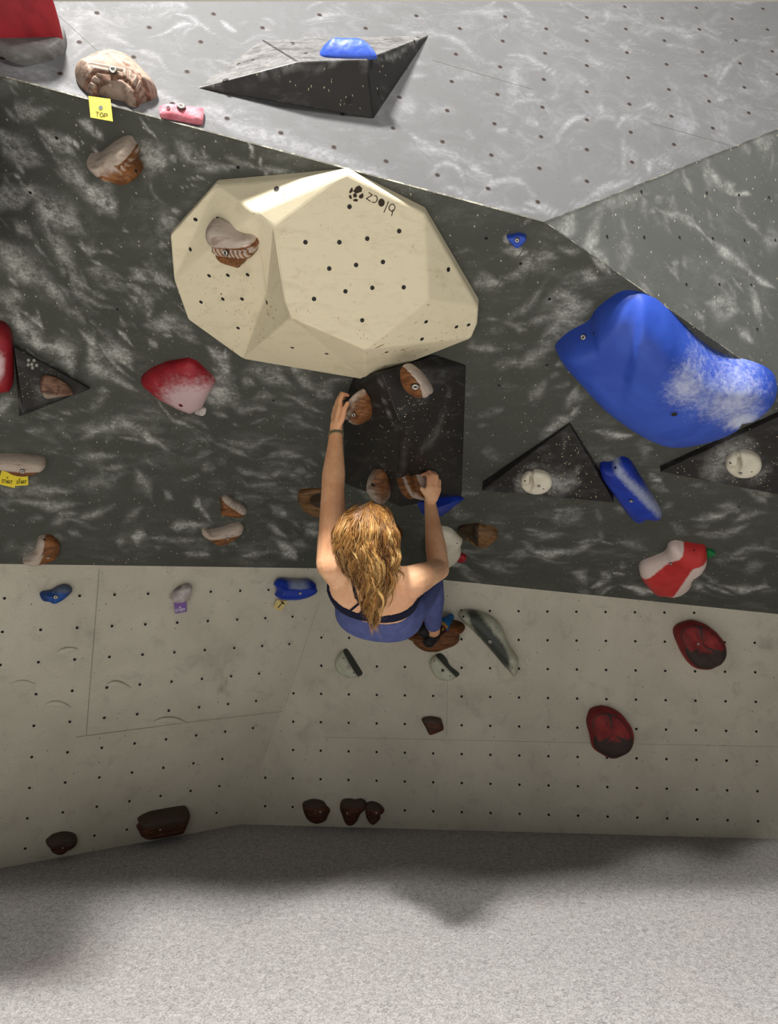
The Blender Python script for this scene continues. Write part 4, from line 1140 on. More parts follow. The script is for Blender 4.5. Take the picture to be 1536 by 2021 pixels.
hold('climbing_hold', [(903, 1047), (909, 1037), (924, 1033), (942, 1031), (952, 1034), (974, 1040), (983, 1050), (980, 1061), (959, 1081), (945, 1080), (923, 1067), (909, 1057)], PO, .055, [(948, 1055), (962, 1057)], 'brown_dull', 'dull brown hold with dark hollow to the right of the white hold',
     dish=lambda u, v, t: .045 * np.clip((-u - .0) / .25, 0, 1) * np.clip((v + .5) / .3, 0, 1) * (t < .97), chalk=lambda u, v, t: np.clip((-u + .12 * v + .05) / .06, 0, 1) * np.clip((v + .55 + u * .35) / .1, 0, 1))  # mask here darkens the hollow with painted shade, not chalk
hold('climbing_hold', [(768, 1050), (775, 1040), (786, 1038), (795, 1050), (793, 1060), (782, 1070), (770, 1066)], PO, .045, [(782, 1053)], 'brown_flat', 'small mustard brown hold beside the climber\'s hair', n=60, K=12)
def rnd_chips(o, poly, n, seed, mat='pale_chip', lens=(1, 4), ang=(-60, 60), w=(1, 2)):
    r = np.random.default_rng(seed); P_ = np.array(poly, float); out = []
    lo, hi = P_.min(0), P_.max(0)
    while len(out) < n:
        q = r.uniform(lo, hi); ins = False; j = len(P_) - 1
        for i in range(len(P_)):
            if (P_[i, 1] > q[1]) != (P_[j, 1] > q[1]) and q[0] < (P_[j, 0] - P_[i, 0]) * (q[1] - P_[i, 1]) / (P_[j, 1] - P_[i, 1]) + P_[i, 0]: ins = not ins
            j = i
        if not ins: continue
        L = r.uniform(*lens); a = math.radians(r.uniform(*ang)); d = np.array([math.cos(a), math.sin(a)]) * L / 2
        out.append(([tuple(q - d), tuple(q + d)], r.uniform(*w)))
    prints(o, 'paint_chips', [], out, mat, off=.001)


rnd_chips(VB, [(560, 135), (725, 130), (735, 225), (600, 205)], 13, 1, lens=(3, 7), ang=(70, 110))
rnd_chips(VB, [(740, 140), (800, 105), (780, 150), (745, 190)], 3, 2, lens=(2, 4))
rnd_chips(VT, [(35, 720), (70, 740), (80, 790), (45, 795)], 16, 3, lens=(1, 3))
# right hand volumes with white discs
PT1 = [(1125, 838, .012), (951, 969, .05), (1213, 993, .055), (1125, 838, -.002), (951, 969, -.002), (1213, 993, -.002)]
def wedge(lst, label, chalk, extra=()):
    pts = [PO.hit(*v) for v in lst[:3]]; bp = [p - PO.n * (hgt(p, PO) + .003) for p in pts]
    return volume('climbing_volume', pts + bp, [(0, 1, 2), (0, 3, 4, 1), (1, 4, 5, 2), (2, 5, 3, 0), (3, 5, 4)], ['black_vol'], PO, label, chalk=chalk, bevel=.005), Plane(*pts)
V1, Pw1 = wedge(PT1, 'black triangular volume left of the long blue hold', [(1100, 955, 34, 22, 0, .95, 0), (1030, 955, 18, 18, 0, .9, 0), (1060, 920, 40, 5, 0, .4, 0), (1130, 930, 20, 4, -50, .6, 0), (1120, 870, 4, 24, 10, .2, 0), (1060, 975, 60, 3, 3, .5, 0)])
V2, Pw2 = wedge([(1303, 932, .03), (1720, 738, .02), (1680, 1004, .07)], 'black triangular volume at the right edge under the giant blue hold', [(1450, 905, 50, 36, 0, .95, 0), (1420, 925, 30, 20, 0, .8, 0), (1500, 940, 30, 10, -40, .6, 0), (1480, 870, 30, 6, 20, .5, 0), (1370, 945, 50, 2.5, 8, .5, 0)])
for V_, Pw, cx, cy, sx, sy, lab, bl in ((V1, Pw1, 1059, 950.5, 31, 25.5, 'round cream disc hold on the black volume left of the long blue hold', (1064, 959)), (V2, Pw2, 1468, 915, 36, 29, 'round cream disc hold on the black volume at the right edge', (1462, 934))):
    ol = []
    for a in np.linspace(0, 2 * math.pi, 40, endpoint=False):
        r = 1 - .16 * math.exp(-((((a - 4.35 + math.pi) % (2 * math.pi)) - math.pi) / .13) ** 2)
        ol.append((cx + sx * r * math.cos(a), cy + sy * r * math.sin(a)))
    dv = lambda u, v, t: .034 * np.exp(-((u + .30 + .25 * (v - .3) ** 2) / .10) ** 2 - ((v - .32) / .42) ** 2) + .015 * np.exp(-((u + .5) / .3) ** 2 - ((v + .1) / .25) ** 2)
    hold('climbing_hold', ol, Pw, .036, [(cx - 4, cy), (cx + 6, cy)], 'white', lab, p=3, dish=dv, bolts=[(bl[0], bl[1], .0055)], holes=[(cx - .72 * sx, cy - .05 * sy, .0045), (cx + .45 * sx, cy + .55 * sy, .0035)], rough=.0003, n=120, K=26)
hold('climbing_hold', [(1184, 918), (1189, 911), (1205, 911), (1218, 902), (1233, 900), (1246, 909), (1258, 930), (1276, 962), (1298, 1000), (1307, 1021), (1300, 1026), (1284, 1022), (1275, 1024), (1262, 1033), (1249, 1029), (1233, 1008), (1210, 972), (1189, 938)], PO, .06,
     [(1216, 925), (1270, 1005)], 'blue_deep', 'long blue rectangular hold with chalk streak between the black triangular volumes', p=3, chalk=lambda u, v, t: np.clip(1.1 - abs(u * .8 + v * .75 - .28) / .22, 0, 1) * .75, bolts=[(1246, 988, .007)], holes=[(1215, 923, .005)], rough=.0008)
hold('climbing_hold', [(1261, 1121), (1269, 1110), (1292, 1100), (1313, 1088), (1321, 1070), (1334, 1065), (1344, 1067), (1357, 1069), (1377, 1073), (1392, 1076), (1396, 1092), (1395, 1108), (1388, 1121), (1378, 1129), (1370, 1138), (1366, 1147), (1365, 1157), (1357, 1168), (1344, 1177), (1329, 1180), (1313, 1177), (1296, 1175), (1284, 1165), (1274, 1152), (1265, 1139)], PO, .085,
     [(1305, 1135), (1340, 1120), (1365, 1095)], 'red_bright', 'bright red kidney-shaped hold with chalked white rims low on the overhang', p=2.5, bolts=[(1325, 1112, .006)], holes=[(1370, 1086, .005)], n=150, K=28,
     chalk=lambda u, v, t: np.clip(np.clip((v - .9 * u - .66) / .14, 0, 1) * np.clip((.3 - u) / .15, 0, 1) + 1.1 * np.exp(-((u - .58 - .3 * v) / .24) ** 4) * np.clip((.62 - v) / .15, 0, 1) * np.clip((v + .95) / .2, 0, 1), 0, 1))
hold('climbing_hold', [(1394, 1084), (1402, 1082), (1413, 1090), (1406, 1096), (1399, 1103), (1394, 1098)], PO, .02, [(1402, 1092)], 'green', 'tiny green hold beside the bright red kidney-shaped hold', n=40, K=8)

rnd_chips(V1, [(1125, 850), (970, 962), (1200, 985)], 90, 4, lens=(1, 4), ang=(20, 60))
rnd_chips(V2, [(1320, 930), (1530, 835), (1530, 968)], 80, 6, lens=(1, 4), ang=(20, 60))
rnd_chips(VC, [(575, 632), (480, 700), (385, 640), (350, 520), (520, 560)], 60, 7, 'bare_wood_chip', lens=(2, 6), ang=(50, 80), w=(.6, 1.1))
rnd_chips(VC, [(720, 690), (850, 600), (935, 615), (925, 665), (724, 742)], 40, 8, 'bare_wood_chip', lens=(2, 6), ang=(-40, 0), w=(.6, 1.1))
# ------------------------------------------------------------------ lower wall
hold('climbing_hold', [(78, 1173), (84, 1167), (100, 1164), (114, 1156), (127, 1152), (138, 1155), (143, 1164), (134, 1175), (121, 1186), (107, 1192), (98, 1188), (84, 1185)], PL, .035, [(95, 1177), (128, 1164)], 'blue_old', 'worn blue foothold at the far left of the lower wall',
     chalk=top(.0, .5), bolts=[(110, 1178, .008)], band=lambda u, v, t: -.006 * np.exp(-((u + .25) / .2) ** 2) * (v > 0))
hold('climbing_hold', [(335, 1182), (341, 1169), (353, 1158), (369, 1152), (379, 1156), (377, 1171), (367, 1186), (346, 1190)], PL, .045, [(350, 1176), (366, 1165)], 'white_old', 'chalky white oval hold above the purple tag', bolts=[(359, 1176, .006)],
     chalk=lambda u, v, t: np.clip((v * .8 - u * .7 - .55) / .2, 0, 1))
k3 = card('route_tag', [(343, 1187), (367, 1184), (369, 1207), (346, 1211)], PL, 'purple_tag', 'purple tag reading START under the chalky white hold', h=.005)
prints(k3, 'lettering', [], text_ribbons('START', (346.5, 1202.5), (2.9, -.35), (.2, 5), 1.0, .35) + text_ribbons('VI', (353.5, 1197.5), (2.2, -.2), (0, 3), .9), 'white_ink', off=.001)
hold('climbing_hold', [(539, 1153), (544, 1145), (552, 1140), (570, 1142), (587, 1144), (609, 1142), (619, 1145), (626, 1151), (624, 1156), (628, 1165), (624, 1170), (614, 1176), (601, 1181), (582, 1186), (562, 1185), (549, 1182), (541, 1176), (546, 1169), (545, 1160)], PR if False else PL, .06,
     [(560, 1165), (608, 1160)], 'blue_deep', 'deep blue ledge hold with dark worn top left of the climber\'s shoulder', p=3, smooth=False, bolts=[(592, 1171, .007)], holes=[(558, 1169, .003), (616, 1162, .003)],
     chalk=lambda u, v, t: np.clip((v - .1) / .2, 0, 1) * np.exp(-((u - .0) / .55) ** 2) * .8 + np.clip((-v - .7) / .1, 0, 1) * .7, dish=lambda u, v, t: .012 * np.clip((v - .15) / .4, 0, 1), rough=.0008)
k4 = card('route_tag', [(546, 1184), (568, 1187), (554, 1206), (540, 1200)], PL, 'old_tag', 'small faded yellow tag with a black crossed symbol under the deep blue ledge hold', h=.005)
prints(k4, 'symbol', [], [([(550, 1190), (560, 1201)], 1.8), ([(559, 1188), (549, 1199)], 1.8), ([(545, 1197), (556, 1203)], 1.6), ([(555, 1187), (561, 1192)], 2.2)], 'ink', off=.001)
half = lambda u, v, t: np.clip((u * .8 + v * .35 - .12) / .06, 0, 1)
hold('climbing_hold', [(661, 1311), (667, 1294), (676, 1284), (684, 1280), (693, 1291), (708, 1315), (716, 1331), (701, 1338), (683, 1337), (667, 1326)], PR, .05, [(686, 1312), (690, 1318)], 'grey_green', 'half-moon grey-green foothold with dark upper face left below the climber', p=3.0, chalk=lambda u, v, t: np.clip((u * .8 + v * .5 - .1) / .08, 0, 1),
     dish=lambda u, v, t: .035 * np.clip((u * .8 + v * .5 - .05) / .5, 0, 1), bolts=[(688, 1317, .009)], holes=[(679, 1299, .004), (698, 1328, .004)], rough=.001)
hold('climbing_hold', [(848, 1311), (855, 1295), (869, 1289), (880, 1297), (889, 1314), (907, 1330), (898, 1339), (883, 1344), (862, 1337)], PR, .05, [(872, 1312), (880, 1322)], 'grey_green', 'half-moon grey-green foothold with dark upper face below the climber\'s foot', p=3.0, chalk=lambda u, v, t: np.clip((u * .7 + v * .6 - .1) / .08, 0, 1),
     dish=lambda u, v, t: .035 * np.clip((u * .7 + v * .6 - .05) / .5, 0, 1), holes=[(874, 1323, .009), (858, 1304, .003), (888, 1334, .003)], rough=.001)
hold('climbing_hold', [(904, 1211), (915, 1204), (936, 1204), (961, 1211), (982, 1225), (996, 1248), (1006, 1272), (1021, 1295), (1024, 1311), (1016, 1335), (999, 1318), (964, 1277), (933, 1244), (912, 1224)], PR, .09, [(935, 1222), (970, 1248), (1005, 1298)], 'grey_green',
     'long fin-shaped pale hold right of the brown foothold', p=2.4, chalk=lambda u, v, t: np.clip(1.0 - abs(u * .72 + v * .62 - .12) / .38, 0, 1) * np.clip((.85 - abs(u)) / .4, 0, 1), bolts=[(968, 1266, .009)], holes=[(915, 1217, .007), (981, 1239, .003), (1012, 1318, .003)], rough=.001, n=130, K=26)
HF = hold('climbing_hold', [(800, 1254), (805, 1260), (814, 1263), (817, 1270), (826, 1278), (836, 1284), (847, 1287), (864, 1287), (877, 1282), (896, 1275), (906, 1267), (908, 1256), (906, 1249), (915, 1246), (919, 1238), (916, 1231), (905, 1225), (891, 1222), (864, 1222), (832, 1232), (812, 1243)], PR, .13,
          [(835, 1258), (885, 1250)], 'brown_flat', 'wide brown scalloped foothold the climber stands on', p=4, n=140, K=26, smooth=False, tilt=(0, -.1))
hold('climbing_hold', [(831, 1418), (840, 1414), (852, 1413), (871, 1417), (877, 1440), (862, 1447), (848, 1452), (840, 1434)], PR, .035, [(848, 1430), (862, 1430)], 'brown_red', 'small brown square foothold alone below the half-moon holds', smooth=False, p=3, bolts=[(855, 1433, .006)], chalk=top(.3, .6))
ptl = lambda u, v, t: np.clip(np.clip((-v - .05) / .35, 0, 1) * .75 + .75 * np.exp(-((np.abs(np.sin(np.arctan2(v, u) * 1.5 + .6)) - 0) / .17) ** 2) * (t < .8) + .55 * np.exp(-((t - .78) / .07) ** 2), 0, 1) * (t < .93)
hold('climbing_hold', [(1328, 1248), (1334, 1233), (1350, 1226), (1367, 1223), (1390, 1230), (1404, 1239), (1417, 1250), (1432, 1271), (1434, 1294), (1425, 1310), (1412, 1317), (1398, 1322), (1373, 1319), (1357, 1306), (1347, 1292), (1340, 1279)], PR, .07, [(1375, 1265), (1392, 1280)], 'red_dark',
     'dark red rosette hold, upper right one of the two on the lower wall', p=5, chalk=ptl, bolts=[(1378, 1271, .006)], rough=.0035, dish=lambda u, v, t: .012 * np.exp(-(np.hypot(u, v) / .4) ** 2))
hold('climbing_hold', [(1157, 1425), (1160, 1408), (1167, 1397), (1188, 1392), (1209, 1397), (1227, 1408), (1240, 1424), (1248, 1437), (1252, 1458), (1244, 1481), (1223, 1494), (1205, 1497), (1184, 1487), (1169, 1475), (1163, 1450)], PR, .07, [(1198, 1440), (1210, 1452)], 'red_dark',
     'dark red rosette hold, lower left one of the two on the lower wall', p=5, chalk=ptl, bolts=[(1201, 1443, .006)], rough=.0035, seed=3, dish=lambda u, v, t: .012 * np.exp(-(np.hypot(u, v) / .4) ** 2))
hold('climbing_hold', [(597, 1585), (606, 1579), (618, 1576), (637, 1580), (645, 1590), (652, 1599), (647, 1612), (643, 1620), (627, 1626), (612, 1621), (602, 1607)], PR, .05, [(620, 1598), (630, 1602)], 'brown_red', 'lone knobbly brown hold near the floor, left of the touching pair', bolts=[(632, 1602, .005)], holes=[(602, 1591, .003)], chalk=top(.3, .7), rough=.006)
hold('climbing_hold', [(671, 1592), (675, 1578), (690, 1575), (701, 1577), (712, 1575), (722, 1580), (724, 1592), (712, 1606), (704, 1622), (692, 1630), (682, 1624), (675, 1606)], PR, .05, [(690, 1595), (704, 1592)], 'brown_red', 'left hold of the touching brown pair near the floor', bolts=[(686, 1604, .005)], chalk=top(.3, .7), rough=.006, seed=2)
hold('climbing_hold', [(722, 1587), (730, 1581), (741, 1582), (753, 1589), (759, 1600), (751, 1608), (750, 1617), (737, 1628), (727, 1620), (722, 1606)], PR, .045, [(736, 1600), (744, 1602)], 'brown_red', 'right hold of the touching brown pair near the floor', bolts=[(743, 1604, .005)], chalk=top(.3, .7), rough=.006, seed=4)
hold('climbing_hold', [(269, 1619), (282, 1609), (297, 1602), (326, 1596), (352, 1591), (369, 1589), (376, 1602), (370, 1622), (361, 1644), (326, 1653), (296, 1657), (281, 1657), (273, 1649), (276, 1643), (267, 1636), (276, 1626)], PL, .08, [(300, 1628), (350, 1618)], 'brown_red', 'big dark brown slatted foothold touching the floor line at the left', smooth=False, p=3.5,
     bolts=[(316, 1637, .005)], holes=[(362, 1599, .004)], chalk=top(.0, .5), band=lambda u, v, t: -.008 * np.exp(-((v + .28 - .12 * u) / .05) ** 2) - .006 * np.exp(-((v + .62 - .1 * u) / .05) ** 2))
hold('climbing_hold', [(90, 1661), (97, 1652), (106, 1645), (126, 1640), (144, 1643), (152, 1651), (151, 1663), (142, 1673), (133, 1678), (120, 1687), (104, 1683), (98, 1673)], PL, .05, [(112, 1660), (134, 1656)], 'brown_red', 'small dark brown hold nearest the bottom left corner of the wall', bolts=[(124, 1673, .004)], chalk=top(-.1, .3), band=lambda u, v, t: -.006 * np.exp(-((v + .25) / .07) ** 2), rough=.004)
# moulded crescents in the lower left wall
for k, (a, m_, c) in enumerate([((18, 1352), (43, 1344), (70, 1351)), ((87, 1393), (112, 1385), (141, 1397)), ((112, 1288), (130, 1280), (154, 1281)), ((211, 1351), (232, 1346), (258, 1358)), ((302, 1425), (335, 1417), (368, 1427))]):
    mb = MB(); pts = []
    for t in np.linspace(0, 1, 17):
        x = a[0] * (1 - t) ** 2 + 2 * t * (1 - t) * (2 * m_[0] - .5 * (a[0] + c[0])) + c[0] * t * t
        y = a[1] * (1 - t) ** 2 + 2 * t * (1 - t) * (2 * m_[1] - .5 * (a[1] + c[1])) + c[1] * t * t
        r = .010 * math.sin(math.pi * t) ** .7 + .0003
        pts.append((PL.hit(x, y), r))
    vs2 = []; f2 = []
    for i, (c_, r) in enumerate(pts):
        for j in range(7):
            q = math.pi * j / 6
            vs2.append(c_ + PL.v * (-r * 2.6 * math.cos(q) if math.cos(q) > 0 else -r * .5 * math.cos(q)) + PL.n * (r * .7 * math.sin(q) - .0003))
    for i in range(16):
        for j in range(6): f2.append((i * 7 + j, i * 7 + 7 + j, i * 7 + 8 + j, i * 7 + j + 1))
    mb.add(vs2, f2, 0, True)
    ob = mesh_obj('trim_%d' % (5 + k), mb.v, mb.f, ['lower'], smooth=True, uvs=np.array([PL.uv(v) for v in mb.v])); structure(ob)

# ------------------------------------------------------------------ the climber
def skin_mat():
    t = NT('skin', .48, .4)
    v = t.coord(); n = t.noise(v, 9, 4, .6); n2 = t.noise(v, 60, 4, .6)
    c = t.mix(t.ramp(n, .35, .65), srgb(240, 192, 150), srgb(226, 168, 126))
    c = t.mix(t.ramp(n2, .5, .75, 0, .3), c, srgb(208, 140, 112))
    c = t.mix(t.attr('chalk'), c, srgb(205, 118, 100))
    t.color(c); t.b.inputs['Subsurface Weight'].default_value = .12
    t.b.inputs['Subsurface Radius'].default_value = (.02, .008, .005)
    t.b.inputs['Subsurface Scale'].default_value = .6
    t.bump(n2, .08, .001)
    return t.m


MATS['skin'] = skin_mat()


def cloth_mat(name, col, scale=500):
    t = NT(name, .85, .2); v = t.coord()
    c = t.mix(t.ramp(t.noise(v, 30, 4), .35, .65), tuple(x * .86 for x in col), tuple(x * 1.08 for x in col))
    t.color(c); t.bump(t.noise(v, scale, 2), .15, .001); return t.m


MATS['leggings'] = cloth_mat('blue_leggings_fabric', srgb(90, 100, 152))
MATS['navy'] = cloth_mat('navy_bra_fabric', srgb(20, 24, 48))
MATS['shoe_black'] = plain('shoe_rubber', srgb(28, 26, 28), .6)
MATS['shoe_blue'] = plain('blue_shoe_upper', srgb(20, 92, 150), .5)
MATS['shoe_yellow'] = plain('ochre_shoe_panel', srgb(176, 140, 58), .5)
MATS['shoe_red'] = plain('dark_red_shoe_lining', srgb(92, 24, 30), .6)
MATS['band_thread'] = plain('woven_olive_wristband', srgb(112, 108, 78), .8)


def hair_mat():
    t = NT('golden_blond_hair', .42, .45)
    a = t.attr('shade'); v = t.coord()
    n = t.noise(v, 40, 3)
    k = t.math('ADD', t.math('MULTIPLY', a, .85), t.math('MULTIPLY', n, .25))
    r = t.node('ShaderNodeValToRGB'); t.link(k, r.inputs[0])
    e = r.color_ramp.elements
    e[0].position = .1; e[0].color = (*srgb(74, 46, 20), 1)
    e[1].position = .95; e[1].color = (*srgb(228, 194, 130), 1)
    m1 = e.new(.38); m1.color = (*srgb(132, 88, 42), 1)
    m2 = e.new(.66); m2.color = (*srgb(184, 136, 72), 1)
    t.color(r.outputs[0])
    return t.m


MATS['hair'] = hair_mat()


def capsule(V, F, p0, r0, p1, r1, seg=14, nr=5):
    p0 = np.asarray(p0, float); p1 = np.asarray(p1, float)
    d = p1 - p0; L = np.linalg.norm(d); d = d / L if L > 1e-9 else np.array([0, 0, 1.0])
    a = np.cross(d, [.31, .77, .21]); a /= np.linalg.norm(a); b = np.cross(d, a)
    rings = []
    for k in range(nr + 1):
        q = -math.pi / 2 + math.pi / 2 * k / nr; rings.append((p0 + d * r0 * math.sin(q), r0 * max(math.cos(q), .02)))
    for k in range(nr + 1):
        q = math.pi / 2 * k / nr; rings.append((p1 + d * r1 * math.sin(q), r1 * max(math.cos(q), .02)))
    base = len(V)
    for c, r in rings:
        for i in range(seg):
            w = 2 * math.pi * i / seg; V.append(c + (a * math.cos(w) + b * math.sin(w)) * r)
    n = len(rings)
    for k in range(n - 1):
        for i in range(seg):
            j = (i + 1) % seg; F.append((base + k * seg + i, base + k * seg + j, base + (k + 1) * seg + j, base + (k + 1) * seg + i))
    F.append(tuple(base + i for i in range(seg))[::-1]); F.append(tuple(base + (n - 1) * seg + i for i in range(seg)))


def ellip(V, F, c, ax, rad, seg=20, nr=12):
    base = len(V)
    for k in range(nr + 1):
        q = -math.pi / 2 + math.pi * k / nr; cr = max(math.cos(q), .02)
        for i in range(seg):
            w = 2 * math.pi * i / seg
            V.append(np.asarray(c) + ax[0] * rad[0] * cr * math.cos(w) + ax[1] * rad[1] * cr * math.sin(w) + ax[2] * rad[2] * math.sin(q))
    for k in range(nr):
        for i in range(seg):
            j = (i + 1) % seg; F.append((base + k * seg + i, base + k * seg + j, base + (k + 1) * seg + j, base + (k + 1) * seg + i))
    F.append(tuple(base + i for i in range(seg))[::-1]); F.append(tuple(base + nr * seg + i for i in range(seg)))


def loft(V, F, secs, seg=28):
    """secs: (centre, lateral axis, depth axis, half width, half depth)"""
    base = len(V)
    for c, a, b, w, h in secs:
        for i in range(seg):
            q = 2 * math.pi * i / seg; cx, sx = math.cos(q), math.sin(q)
            e = .85
            V.append(c + a * w * math.copysign(abs(cx) ** e, cx) + b * h * math.copysign(abs(sx) ** e, sx))
    n = len(secs)
    for k in range(n - 1):
        for i in range(seg):
            j = (i + 1) % seg; F.append((base + k * seg + i, base + k * seg + j, base + (k + 1) * seg + j, base + (k + 1) * seg + i))
    F.append(tuple(base + i for i in range(seg))[::-1]); F.append(tuple(base + (n - 1) * seg + i for i in range(seg)))


def remesh(V, F, voxel, smooth=4):
    me = bpy.data.meshes.new('tmp'); me.from_pydata([tuple(v) for v in V], [], F); me.update()
    o = bpy.data.objects.new('tmp', me); COL.objects.link(o)
    m = o.modifiers.new('r', 'REMESH'); m.mode = 'VOXEL'; m.voxel_size = voxel
    m2 = o.modifiers.new('s', 'SMOOTH'); m2.factor = .5; m2.iterations = smooth
    dg = bpy.context.evaluated_depsgraph_get(); dg.update()
    ev = o.evaluated_get(dg); m3 = ev.to_mesh()
    vv = np.empty(len(m3.vertices) * 3); m3.vertices.foreach_get('co', vv); vv = vv.reshape(-1, 3)
    nn = np.empty(len(m3.vertices) * 3); m3.vertices.foreach_get('normal', nn); nn = nn.reshape(-1, 3)
    ff = [tuple(p.vertices) for p in m3.polygons]
    ev.to_mesh_clear(); bpy.data.objects.remove(o); bpy.data.meshes.remove(me)
    return vv, nn, ff


def zof(o, x, y):
    c = cast(o, x, y); return float((c[0] - CAM) @ FW)


zL = zof(HL, 690, 800); zR = zof(HR, 838, 960)
HIP = P(750, 1197, 2.92); NECK = P(737, 1140, 2.43)
T = (NECK - HIP); TL = np.linalg.norm(T); T /= TL
LAT = CV((1, .14, .02)); LAT -= T * (LAT @ T); LAT /= np.linalg.norm(LAT)
BK = np.cross(T, LAT); BK = BK if BK @ UPV < 0 else -BK            # outwards from the back
shL, shR = P(657, 1112, 2.44), P(812, 1148, 2.47)
elL, elR = P(657, 968, 2.50), P(866, 1124, 2.70)
wrL, wrR = P(663, 858, zL + .0), P(849, 992, zR + .03)
hipL, hipR = HIP - LAT * .09, HIP + LAT * .09
knL, knR = P(752, 1160, 3.34), P(850, 1152, 3.32)
anL, anR = P(826, 1228, 3.66), P(856, 1246, 3.66)
print('arm lengths', *[round(float(np.linalg.norm(a - b)), 3) for a, b in ((shL, elL), (elL, wrL), (shR, elR), (elR, wrR), (hipR, knR), (knR, anR), (HIP, NECK))], 'z', zL, zR)

V = []; F = []
sec = [(-.15, .06, .05, .0), (-.11, .13, .085, .01), (-.06, .168, .112, .018), (0, .176, .118, .018), (.06, .158, .105, .008), (.12, .132, .088, 0), (.17, .122, .080, 0), (.24, .130, .090, .004), (.31, .146, .102, .01),
       (.38, .158, .106, .018), (.44, .160, .094, .02), (.49, .135, .072, .012), (.53, .085, .056, .008), (.56, .052, .05, 0)]
loft(V, F, [(HIP + T * s + BK * o, LAT, BK, w, h) for s, w, h, o in sec])
for sgn in (-1, 1): ellip(V, F, HIP + LAT * sgn * .062 - T * .055 + BK * .036, (LAT, BK, T), (.10, .086, .1))
HEADC = P(730, 1066, 2.385)
capsule(V, F, NECK - T * .05 + BK * .005, .058, HEADC + CV((0, .03, .03)), .052)
for sh, el, wr, sg in ((shL, elL, wrL, -1), (shR, elR, wrR, 1)):
    capsule(V, F, HIP + T * .45 + LAT * sg * .05, .062, sh, .055)               # shoulder girdle
    capsule(V, F, HIP + T * .30 + LAT * sg * .10 + BK * .01, .055, sh + (el - sh) * .18, .048)   # lat
    capsule(V, F, HIP + T * .42 + LAT * sg * .075 + BK * .045, .045, sh + BK * .015 - T * .02, .045)   # shoulder blade
    capsule(V, F, sh, .057, sh + (el - sh) * .35, .052)
    capsule(V, F, sh + (el - sh) * .3, .051, el, .040)
    fm_ = el + (wr - el) * .3
    capsule(V, F, el, .040, fm_, .041); capsule(V, F, fm_, .041, el + (wr - el) * .75, .029); capsule(V, F, el + (wr - el) * .75, .029, wr, .0245)
for hp, kn, an in ((hipL, knL, anL), (hipR, knR, anR)):
    capsule(V, F, hp, .092, hp + (kn - hp) * .5, .078); capsule(V, F, hp + (kn - hp) * .5, .078, kn, .056)
    cm = kn + (an - kn) * .32
    capsule(V, F, kn, .055, cm, .056); capsule(V, F, cm, .056, kn + (an - kn) * .75, .040); capsule(V, F, kn + (an - kn) * .75, .040, an, .034)
# head
UPH = CV((.02, -.80, -.58)); UPH /= np.linalg.norm(UPH)
FH = CV((.06, -.55, .8)); FH -= UPH * (FH @ UPH); FH /= np.linalg.norm(FH)
LH = np.cross(FH, UPH)
if LH @ RX < 0: LH = -LH
ellip(V, F, HEADC + UPH * .03 - FH * .008, (LH, FH, UPH), (.072, .090, .082))
ellip(V, F, HEADC - UPH * .045 + FH * .028, (LH, FH, UPH), (.056, .060, .068))
capsule(V, F, HEADC - UPH * .098 + FH * .072, .018, HEADC - UPH * .09 + FH * .045, .03)           # chin
capsule(V, F, HEADC + UPH * .012 + FH * .083, .010, HEADC - UPH * .030 + FH * .098, .0125)         # nose
for sg in (-1, 1):
    capsule(V, F, HEADC + LH * sg * .012 + UPH * .026 + FH * .079, .011, HEADC + LH * sg * .042 + UPH * .024 + FH * .066, .011)   # brow
    ellip(V, F, HEADC + LH * sg * .034 - UPH * .030 + FH * .064, (LH, FH, UPH), (.02, .018, .018))       # cheek
    ellip(V, F, HEADC + LH * sg * .075 - FH * .004 - UPH * .008, (LH, FH, UPH), (.008, .018, .030))      # ear
capsule(V, F, HEADC - LH * .02 - UPH * .062 + FH * .083, .0085, HEADC + LH * .02 - UPH * .062 + FH * .083, .0085)    # lips
# hands
def finger(pts, r0, r1):
    n = len(pts)
    for i in range(n - 1):
        capsule(V, F, pts[i], r0 + (r1 - r0) * i / (n - 1), pts[i + 1], r0 + (r1 - r0) * (i + 1) / (n - 1), 10, 3)


# left hand: seen edge-on, fingers hooked over the upper left rim of the hold
kc = P(667, 812, zL)
dz = FW
capsule(V, F, wrL, .0245, P(664, 838, zL), .023)
for i, (kx, ky, oz) in enumerate([(671, 806, -.024), (668, 808, -.006), (664, 812, .012), (660, 818, .030)]):
    k_ = P(kx, ky, zL + oz)
    capsule(V, F, P(664 + (kx - 666) * .4, 842, zL + oz * .5), .0165, k_, .0125, 10, 3)
    L_ = (36, 40, 36, 28)[i]
    mid = P(kx + 1 + i * .0, ky - L_ * .45, zL + oz + .004); m2_ = P(kx + 6, ky - L_ * .78, zL + oz + .012); tip = P(kx + 16, ky - L_ * .72, zL + oz + .026)
    finger([k_, mid, m2_, tip], .0098, .0075)
finger([P(668, 840, zL - .018), P(676, 826, zL - .034), P(680, 808, zL - .038), P(686, 796, zL - .034)], .0125, .0085)    # thumb along the face
# right hand: back of hand to the camera, fingers bent left over the rim
capsule(V, F, wrR, .0245, P(852, 972, zR - .01), .026)
for i, (kx, ky, oz, L_) in enumerate([(845, 962, -.030, 24), (853, 961, -.028, 27), (861, 962, -.022, 26), (866, 966, -.008, 20)]):
    k_ = P(kx, ky, zR + oz)
    capsule(V, F, P(851 + (kx - 855) * .5, 985, zR - .005), .017, k_, .012, 10, 3)
    mid = P(kx + 1, ky - L_ * .85, zR + oz + .002); m2_ = P(kx - 5, ky - L_ * 1.12, zR + oz + .018); tip = P(kx - 13, ky - L_ * 1.0, zR + oz + .034)
    finger([k_, mid, m2_, tip], .0096, .0075)
finger([P(846, 982, zR - .012), P(838, 972, zR - .032), P(832, 964, zR - .04)], .0125, .0088)
